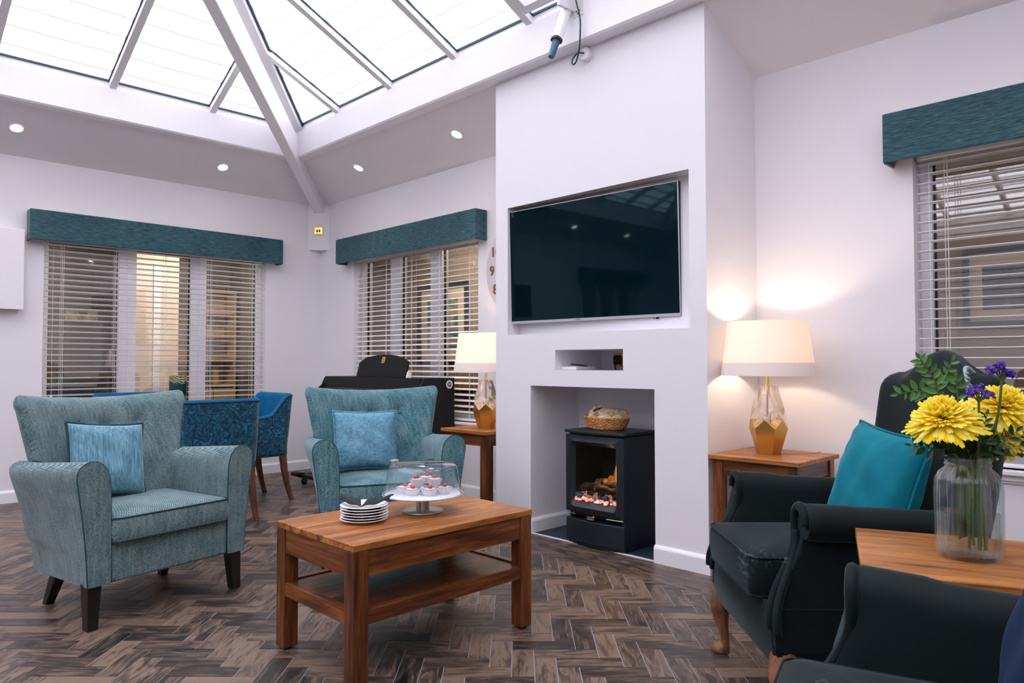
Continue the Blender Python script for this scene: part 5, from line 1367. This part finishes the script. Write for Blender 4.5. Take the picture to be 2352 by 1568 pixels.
def sprig(label, pts, nleaf, size, dark, start=.25, smat=None):
    P = spline(pts, 10); t = thing('leafy_sprig', label, 'foliage', P[0], 0, 'leafy sprigs in the glass jar'); B0 = Vector(P[0])
    bm = NB(); tube(bm, [p - B0 for p in P], [.0024 * (1 - .6 * i / len(P)) for i in range(len(P))], 6); obj('stem', bm, smat or STEMM, t, True)
    for k in range(nleaf):
        f = start + (1 - start) * (k + .5) / nleaf; i = min(int(f * (len(P) - 1)), len(P) - 2); p = P[i].lerp(P[i + 1], f * (len(P) - 1) - i); d = (P[i + 1] - P[i]).normalized()
        sd = 1 if k % 2 else -1
        view = (CAMP - p).normalized(); side = d.cross(view).normalized() * sd
        x = (d * rnd.uniform(.35, .8) + side * rnd.uniform(.7, 1.0) + view * rnd.uniform(-.35, .35)).normalized()
        if k >= nleaf - 1: x = d
        zv = (view + Vector((rnd.uniform(-.6, .6), rnd.uniform(-.6, .6), rnd.uniform(0, .7)))); y = zv.cross(x).normalized(); zv = x.cross(y)
        s = size * 1.25 * rnd.uniform(.75, 1.15) * (1 - .35 * max(0, f - .6) / .4)
        lf = meshobj('leaf', LEAFME[1 if dark else 0], t); lf.matrix_world = Matrix.Translation(p - B0) @ Matrix((x, y, zv)).transposed().to_4x4() @ Matrix.Scale(s, 4)
SP = [('tallest leafy sprig with a reddish stem, rising left of the mums', [CV(-.01, .01, .66), CV(-.012, .01, .84), px2(2160, 925, .03), px2(2150, 880, .03), px2(2128, 845, .03), px2(2112, 822, .03)], 15, .030, 0, .45, STEMR),
      ('leafy sprig branching up right of the tallest one', [CV(-.005, .012, .66), CV(-.01, .015, .85), px2(2155, 900, .04), px2(2175, 860, .04), px2(2188, 825, .04)], 9, .026, 0, .5, None),
      ('leafy sprig reaching furthest left above the mum', [CV(-.02, .0, .66), CV(-.02, .01, .85), px2(2150, 925, .05), px2(2110, 898, .05), px2(2058, 906, .05)], 13, .028, 0, .45, None),
      ('leafy sprig upright between the two mums', [CV(.0, .015, .66), CV(0, .02, .86), px2(2200, 915, .05), px2(2196, 862, .05)], 9, .028, 0, .45, None),
      ('dark leafy sprig hanging low at the left of the jar', [CV(-.03, -.01, .66), CV(-.025, -.01, .85), px2(2140, 1030, -.02), px2(2090, 1022, -.02)], 11, .028, 1, .4, None),
      ('dark leafy sprig under the front mum', [CV(-.01, -.03, .66), CV(-.01, -.03, .85), px2(2190, 1015, -.05), px2(2165, 985, -.05)], 12, .030, 1, .4, None),
      ('dark leafy sprig reaching furthest right, over the window sill', [CV(.03, 0, .66), CV(.028, 0, .85), px2(2290, 1025, .0), px2(2360, 1020, .0), px2(2400, 1012, 0)], 14, .030, 1, .4, None),
      ('dark leafy sprig drooping at the right of the jar mouth', [CV(.03, -.02, .66), CV(.03, -.02, .85), px2(2275, 1035, -.03), px2(2318, 1045, -.03)], 10, .027, 1, .4, None),
      ('dark leafy sprig standing behind the purple flowers', [CV(.01, -.02, .66), CV(.012, -.02, .85), px2(2255, 1000, -.03), px2(2268, 950, -.03)], 12, .026, 1, .4, None),
      ('dark leafy sprig curling up at the right edge', [CV(.02, .02, .66), CV(.03, .02, .85), px2(2310, 1005, .02), px2(2345, 970, .02)], 12, .030, 1, .4, None),
      ('dark leafy sprig filling the middle of the bunch', [CV(.0, -.01, .66), CV(.0, -.01, .85), px2(2220, 1030, -.02), px2(2225, 985, -.02)], 12, .028, 1, .4, None)]
for s_ in SP: sprig(*s_)
PETAL = MT('yellow_petal'); cx = PETAL.n('Attribute', attribute_name='tone', attribute_type='GEOMETRY').outputs['Fac']
c = PETAL.ramp(cx, [(0, L(236, 206, 20)), (.35, L(255, 236, 50)), (1, L(255, 248, 140))])
PETAL = PETAL.done(PETAL.n('MixShader', {0: .38, 1: PETAL.bsdf(c, .55, **{'Specular IOR Level': .25}), 2: PETAL.n('BsdfTranslucent', {'Color': c}).outputs[0]}).outputs[0])
def mum(label, centre, axis, R, stem_from, seed):
    rnd = random.Random(seed); ax = Vector(axis).normalized()
    t = thing('chrysanthemum', label, 'flower', centre, 0, 'yellow chrysanthemums')
    e1 = ax.cross(Vector((.3, .2, 1))).normalized(); e2 = ax.cross(e1)
    bm = NB(); tl = bm.faces.layers.float.new('tone')
    for ring in range(13):
        q = ring / 12; el = math.radians(-9 + 84 * q); ln = R * (1.0 - .52 * q); m = int(30 - 12 * q)
        for k in range(m):
            a = 2 * PI * (k + .5 * (ring % 2) + rnd.uniform(-.3, .3)) / m; e = el + rnd.uniform(-.14, .14); l2 = ln * rnd.uniform(.84, 1.08)
            rad = e1 * math.cos(a) + e2 * math.sin(a); tan = ax.cross(rad)
            d = rad * math.cos(e) + ax * math.sin(e); nn = d.cross(tan)
            w = R * (.155 + .03 * (1 - q)); base = rad * R * .10 * (1 - q) + ax * R * (-.12 + .26 * q)
            droop = -.20 * (1 - q) + .12 * q
            sec = [(0, .35, 0), (.4, .85, .05), (.75, 1, .03), (.93, .75, -.02), (1.0, .3, -.05)]
            L_, R_, C_ = [], [], []
            for f, wf, up in sec:
                p = base + d * l2 * f + ax * (droop * l2 * f * f) + nn * up * l2 * 0
                L_.append(bm.verts.new(p + tan * w * wf * .5 + nn * -.05 * w)); R_.append(bm.verts.new(p - tan * w * wf * .5 + nn * -.05 * w)); C_.append(bm.verts.new(p + nn * w * .22))
            tone = min(1, max(0, rnd.gauss(.55 + .1 * q, .2)))
            for i in range(len(sec) - 1):
                for A, Bb in ((L_, C_), (C_, R_)):
                    f = bm.faces.new((A[i], A[i + 1], Bb[i + 1], Bb[i])); f[tl] = tone
    pe = obj('petals', bm, PETAL, t, True, angle=180); pe['kind'] = 'stuff'
    bm = NB(); c0 = Vector(centre); P = spline([Vector(stem_from) - c0, (Vector(stem_from) + Vector((0, 0, .16))) - c0, -ax * R * .5 + Vector((0, 0, -.012)), -ax * R * .1], 8)
    tube(bm, P, .0032, 8); obj('stem', bm, STEMM, t, True)
    bm = NB()
    for k in range(10):
        a = 2 * PI * k / 10; rad = e1 * math.cos(a) + e2 * math.sin(a); b0 = -ax * R * .2
        bm.faces.new([bm.verts.new(p) for p in (b0, b0 + rad * R * .2 + ax.cross(rad) * R * .07, b0 + rad * R * .36 + ax * R * .04, b0 + rad * R * .2 - ax.cross(rad) * R * .07)])
    obj('sepals', bm, LEAFD, t)
UPV = Vector((0, 0, 1)); CAMD = (CAMP - VC).normalized(); CAMD.z = 0; LAT = Vector((.703, .711, 0))
mum('largest yellow chrysanthemum, facing up at the front left of the jar', px2(2166, 962, -.03), UPV * .93 + CAMD * .16 - LAT * .14, .080, CV(-.012, -.02, .64), 1)
mum('yellow chrysanthemum at the right, behind the purple flowers', px2(2302, 935, .035), UPV * .85 + CAMD * .36 + LAT * .2, .078, CV(.02, .015, .64), 2)
mum('small yellow chrysanthemum low down at the right of the bunch', px2(2312, 1003, .01), UPV * .3 + CAMD * .8 + LAT * .35, .050, CV(.028, .0, .64), 3)
mum('small yellow chrysanthemum half hidden under the front bloom', px2(2232, 985, .02), UPV * .3 + CAMD * .9 + LAT * .1, .045, CV(.0, .0, .64), 4)
PURP = plain('purple_statice', L(116, 84, 196), .7, var=.35, scale=200); 
def statice(label, tip, base, spread, nf, seed):
    rnd = random.Random(seed); t = thing('statice', label, 'flower', base, 0, 'purple statice stems'); b0 = Vector(base); tp = Vector(tip)
    P = spline([b0, b0 + Vector((0, 0, .17)), b0.lerp(tp, .75) + Vector((0, 0, .01)), tp], 8)
    bm = NB(); tube(bm, [p - b0 for p in P], [.0042 * (1 - .4 * i / len(P)) for i in range(len(P))], 8); obj('stem', bm, STEMM, t, True)
    cl = [Vector((0, 0, .0)) + LAT * spread * s + UPV * (.016 - .012 * abs(s) - .008 * (s > .4)) + CAMD * rnd.uniform(-.008, .012) for s in (-1, -.5, .0, .5, 1)]
    bm = NB()
    for c_ in cl: tube(bm, [tp - b0 - UPV * .016, tp - b0 + c_ * .6, tp - b0 + c_], .0018, 6)
    obj('branchlets', bm, STEMM, t, True)
    for c_ in cl:
        bm = NB()
        for k in range(nf):
            p = tp - b0 + c_ + Vector((rnd.uniform(-1, 1), rnd.uniform(-1, 1), rnd.uniform(-.7, .9))) * .008
            d = Vector((rnd.uniform(-1, 1), rnd.uniform(-1, 1), rnd.uniform(.0, 1.2))).normalized(); e1 = d.orthogonal().normalized(); e2 = d.cross(e1)
            cc = bm.verts.new(p); rr_ = [bm.verts.new(p + d * .006 + (e1 * math.cos(2 * PI * i / 7) + e2 * math.sin(2 * PI * i / 7)) * (.006 if i % 2 else .0045)) for i in range(7)]
            for i in range(7): bm.faces.new((cc, rr_[i], rr_[(i + 1) % 7]))
        obj('floret_cluster', bm, PURP, t)
statice('tall purple statice rising at the right of the bunch', px2(2302, 858, -.05), CV(.02, -.03, .64), .024, 16, 5)
statice('short purple statice in front of the right-hand mum', px2(2248, 908, -.06), CV(.005, -.03, .64), .024, 12, 6)

for k_ in range(9):
    a_ = 2 * PI * k_ / 9; rr_ = .05 + .03 * (k_ % 3) / 2
    sprig('short dark leafy sprig at the jar mouth, %s clockwise from the viewer' % ('first', 'second', 'third', 'fourth', 'fifth', 'sixth', 'seventh', 'eighth', 'ninth')[k_], [CV(.012 * math.sin(a_), -.012 * math.cos(a_), .70), CV(.022 * math.sin(a_), -.022 * math.cos(a_), .845), CV(rr_ * math.sin(a_), -rr_ * math.cos(a_), .885), CV(1.7 * rr_ * math.sin(a_), -1.5 * rr_ * math.cos(a_), .905 + .02 * (k_ % 2))], 10, .026, 1, .30)

# ---- wall clock half hidden behind the chimney breast
t = thing('wall_clock', 'large pale wall clock with gold numerals, mostly hidden by the chimney breast', 'clock', (2.93, 0, 1.79))
FACEM = plain('clock_face', L(206, 200, 208), .6)
def disc(prof, n=64):
    bm = NB(); lathe(bm, prof, n, cap0=True, cap1=True); bmesh.ops.transform(bm, matrix=Matrix.Rotation(PI / 2, 4, 'X'), verts=bm.verts[:]); return bm
obj('face', disc([(.352, .001), (.36, .004), (.36, .026), (.352, .030)]), FACEM, t, True)
GOLDN = plain('antique_gold', L(150, 112, 52), .35, metal=.7)
for k in range(1, 13):
    a = math.radians(90 - 30 * k)
    cu = bpy.data.curves.new('numeral', 'FONT'); cu.body = str(k); cu.size = .105; cu.extrude = .002; cu.offset = .002; cu.align_x = 'CENTER'; cu.align_y = 'CENTER'
    tmp = bpy.data.objects.new('numeral', cu); COL.objects.link(tmp); bpy.context.view_layer.update()
    me = bpy.data.meshes.new_from_object(tmp.evaluated_get(bpy.context.evaluated_depsgraph_get())); bpy.data.objects.remove(tmp)
    me.materials.clear(); me.materials.append(GOLDN); o = meshobj('numeral', me, t, (.29 * math.cos(a), -.032, .29 * math.sin(a)), (PI / 2, 0, 0)); o.rotation_euler = Matrix.Rotation(PI / 2, 3, 'X').to_euler()
for ln, an in ((.2, 60), (.14, -20)):
    bm = NB(); prism(bm, [(-.01, -.03), (.01, -.03), (.004, ln), (-.004, ln)], -.036, -.033, Matrix.Rotation(math.radians(an), 4, 'Y')); obj('hand', bm, BLACKM, t)

# ---- brass switch plate on the corner boxing
M45 = Matrix.Translation((.075, -.075, 2.436)) @ Matrix.Rotation(PI / 4, 4, 'Z')
t = thing('switch_plate', 'square brass switch plate with two black rockers high in the corner', 'switch'); t.matrix_world = M45
bm = NB(); a = .043
loft(bm, [[Vector((x * s, y, z * s)) for x, z in ((-a, -a), (a, -a), (a, a), (-a, a))] for s, y in ((1, 0), (1, -.005), (.93, -.008), (.55, -.0095))]); obj('plate', bm, BRASS, t)
for x in (-.012, .012):
    bm = NB(); box(bm, x - .008, x + .008, -.0135, -.009, -.0145, .0145); obj('rocker', bm, BLACKP, t, bevel=.002)
for x in (-.03, .03):
    bm = NB(); lathe(bm, [(.003, 0), (.003, .0015), (.001, .002)], 10, cap0=True, cap1=True); bmesh.ops.transform(bm, matrix=Matrix.Translation((x, -.0088, 0)) @ Matrix.Rotation(PI / 2, 4, 'X'), verts=bm.verts[:]); obj('screw', bm, STEEL, t)

# ---- white panel box on the left wall
t = thing('wall_panel', 'plain white box panel fixed to the wall at the left edge', 'panel', (0, -2.63, 0))
bm = NB(); box(bm, .001, .085, -1.3, 0, 1.50, 2.113); obj('case', bm, PAINT, t, bevel=.003)
bm = NB(); box(bm, .085, .1, -1.3, .004, 1.494, 2.118); obj('front_cover', bm, PAINT, t, bevel=.004)

# ---- roof window actuator, its bracket and cable, ceiling rose
lowP, topP = Vector((3.966, -.806, 2.842)), Vector((3.985, -.66, 3.225)); d = (topP - lowP).normalized(); e1 = Vector((1, 0, 0)); e1 = (e1 - d * e1.dot(d)).normalized(); e2 = d.cross(e1)
t = thing('roof_window_actuator', 'white roof window opener with a dark grey nose, hanging from the beam', 'opener', lowP)
def along(a, b, w0, w1, n=8, bm_=None, sq=1.0):
    b_ = bm_ or NB(); rg = []
    for s, w in ((a, w0), (b, w1)):
        rg.append([d * s + (e1 * math.copysign(abs(math.cos(2 * PI * (k + .5) / n)) ** .6, math.cos(2 * PI * (k + .5) / n)) + e2 * math.copysign(abs(math.sin(2 * PI * (k + .5) / n)) ** .6, math.sin(2 * PI * (k + .5) / n))) * w for k in range(n)])
    loft(b_, rg); return b_
GREYN = plain('slate_blue_plastic', L(52, 92, 116), .4)
obj('nose', along(0, .118, .0165, .021, 12), GREYN, t, True, bevel=.002)
bm = along(.112, .128, .031, .031, 14); obj('collar', bm, BLACKP, t, True)
obj('body', along(.128, .52, .0285, .0285, 14), WHITE, t, True)
bm = NB(); P0 = Vector((.045, .175, .30)) * 1.0
box(bm, .028, .112, .1555, .159, .268, .42); br = obj('bracket', bm, ALU, t)
bm = NB(); prism(bm, [(.03, .30), (.05, .30), (.06, .42), (.03, .42)], .02, .158); obj('bracket_cheek', bm, ALU, t)
for x, z in ((.062, .298), (.085, .298), (.074, .283)):
    bm = NB(); lathe(bm, [(.005, 0), (.005, .003), (.002, .004)], 10, cap0=True, cap1=True); bmesh.ops.transform(bm, matrix=Matrix.Translation((x, .1555, z)) @ Matrix.Rotation(PI / 2, 4, 'X'), verts=bm.verts[:]); obj('bolt', bm, BLACKP, br)
# thick dark cable from the actuator down to the rose
cable('actuator_cable', 'dark cable looping from the roof window opener to the ceiling rose', [(4.06, -.69, 3.40), (4.052, -.69, 3.22), (4.078, -.68, 3.08), (4.076, -.675, 2.99), (4.048, -.65, 2.915), (4.012, -.63, 2.866), (3.982, -.62, 2.850), (3.962, -.615, 2.866), (3.966, -.61, 2.893), (3.988, -.605, 2.913), (4.014, -.597, 2.916), (4.03, -.585, 2.914)], .0047, plain('dark_cable', L(30, 58, 70), .5), 8)
t = thing('ceiling_rose', 'round white cable rose on the chimney breast just under the beam', 'cable rose', (4.024, CY, 2.915)) 
obj('cover', disc([(.040, 0), (.040, .022), (.036, .034), (.006, .037)], 40), WHITE, t, True)

# ---- downlights in the sloping ceiling
sl = math.atan2(BZ - ZC, BO)
DLE = emis('downlight_glow', (1, .84, .66, 1), 22)
def downlight(label, x, y, side, power=11):
    if side == 'l': z = ZC + x * math.tan(sl); R_ = Matrix.Rotation(-sl, 4, 'Y')
    elif side == 'b': z = ZC - y * math.tan(sl); R_ = Matrix.Rotation(-sl, 4, 'X')
    elif side == 'f': z = ZC + (y + RD) * math.tan(sl); R_ = Matrix.Rotation(sl, 4, 'X')
    else: z = ZC + (RW - x) * math.tan(sl); R_ = Matrix.Rotation(sl, 4, 'Y')
    t = thing('downlight', label, 'light', (x, y, z), 0, 'downlights in the sloping ceiling'); t.rotation_euler = R_.to_euler()
    bm = NB(); lathe(bm, [(.053, .002), (.055, -.003), (.052, -.007), (.042, -.006), (.040, .0), (.040, .003)], 32); obj('bezel', bm, GLOSSW, t, True)
    bm = NB(); lathe(bm, [(.040, -.0012), (.001, -.0012)], 24, cap1=True); obj('lens', bm, DLE, t, True)
    l = bpy.data.lights.new('downlight_beam', 'SPOT'); l.energy = power; l.color = (1, .80, .62); l.spot_size = math.radians(110); l.spot_blend = .9; l.shadow_soft_size = .03
    o = bpy.data.objects.new('downlight_beam', l); COL.objects.link(o); o.parent = t; o.location = (0, 0, -.02)
downlight('bright downlight nearest the left edge of the photo', .305, -2.73, 'l')
downlight('downlight left of the white hip beam', .305, -1.17, 'l')
downlight('downlight just right of the white hip beam', 1.16, -.295, 'b')
downlight('downlight beside the top of the chimney breast', 2.52, -.29, 'b')
for k, (x, y, s) in enumerate(((6.95, -.29, 'b'), (.305, -4.29, 'l'), (.305, -5.85, 'l'), (.305, -7.41, 'l'), (1.16, -8.66, 'f'), (3.1, -8.66, 'f'), (4.9, -8.66, 'f'), (6.9, -8.66, 'f'), (7.72, -1.17, 'r'), (7.72, -2.73, 'r'), (7.72, -4.29, 'r'), (7.72, -5.85, 'r'), (7.72, -7.41, 'r'))):
    downlight('downlight out of the picture, ' + ('over the right-hand window', 'third along the left-hand wall', 'fourth along the left-hand wall', 'fifth along the left-hand wall', 'first along the wall behind the viewer', 'second along the wall behind the viewer', 'third along the wall behind the viewer', 'fourth along the wall behind the viewer', 'first along the right-hand wall', 'second along the right-hand wall', 'third along the right-hand wall', 'fourth along the right-hand wall', 'fifth along the right-hand wall')[k], x, y, s)
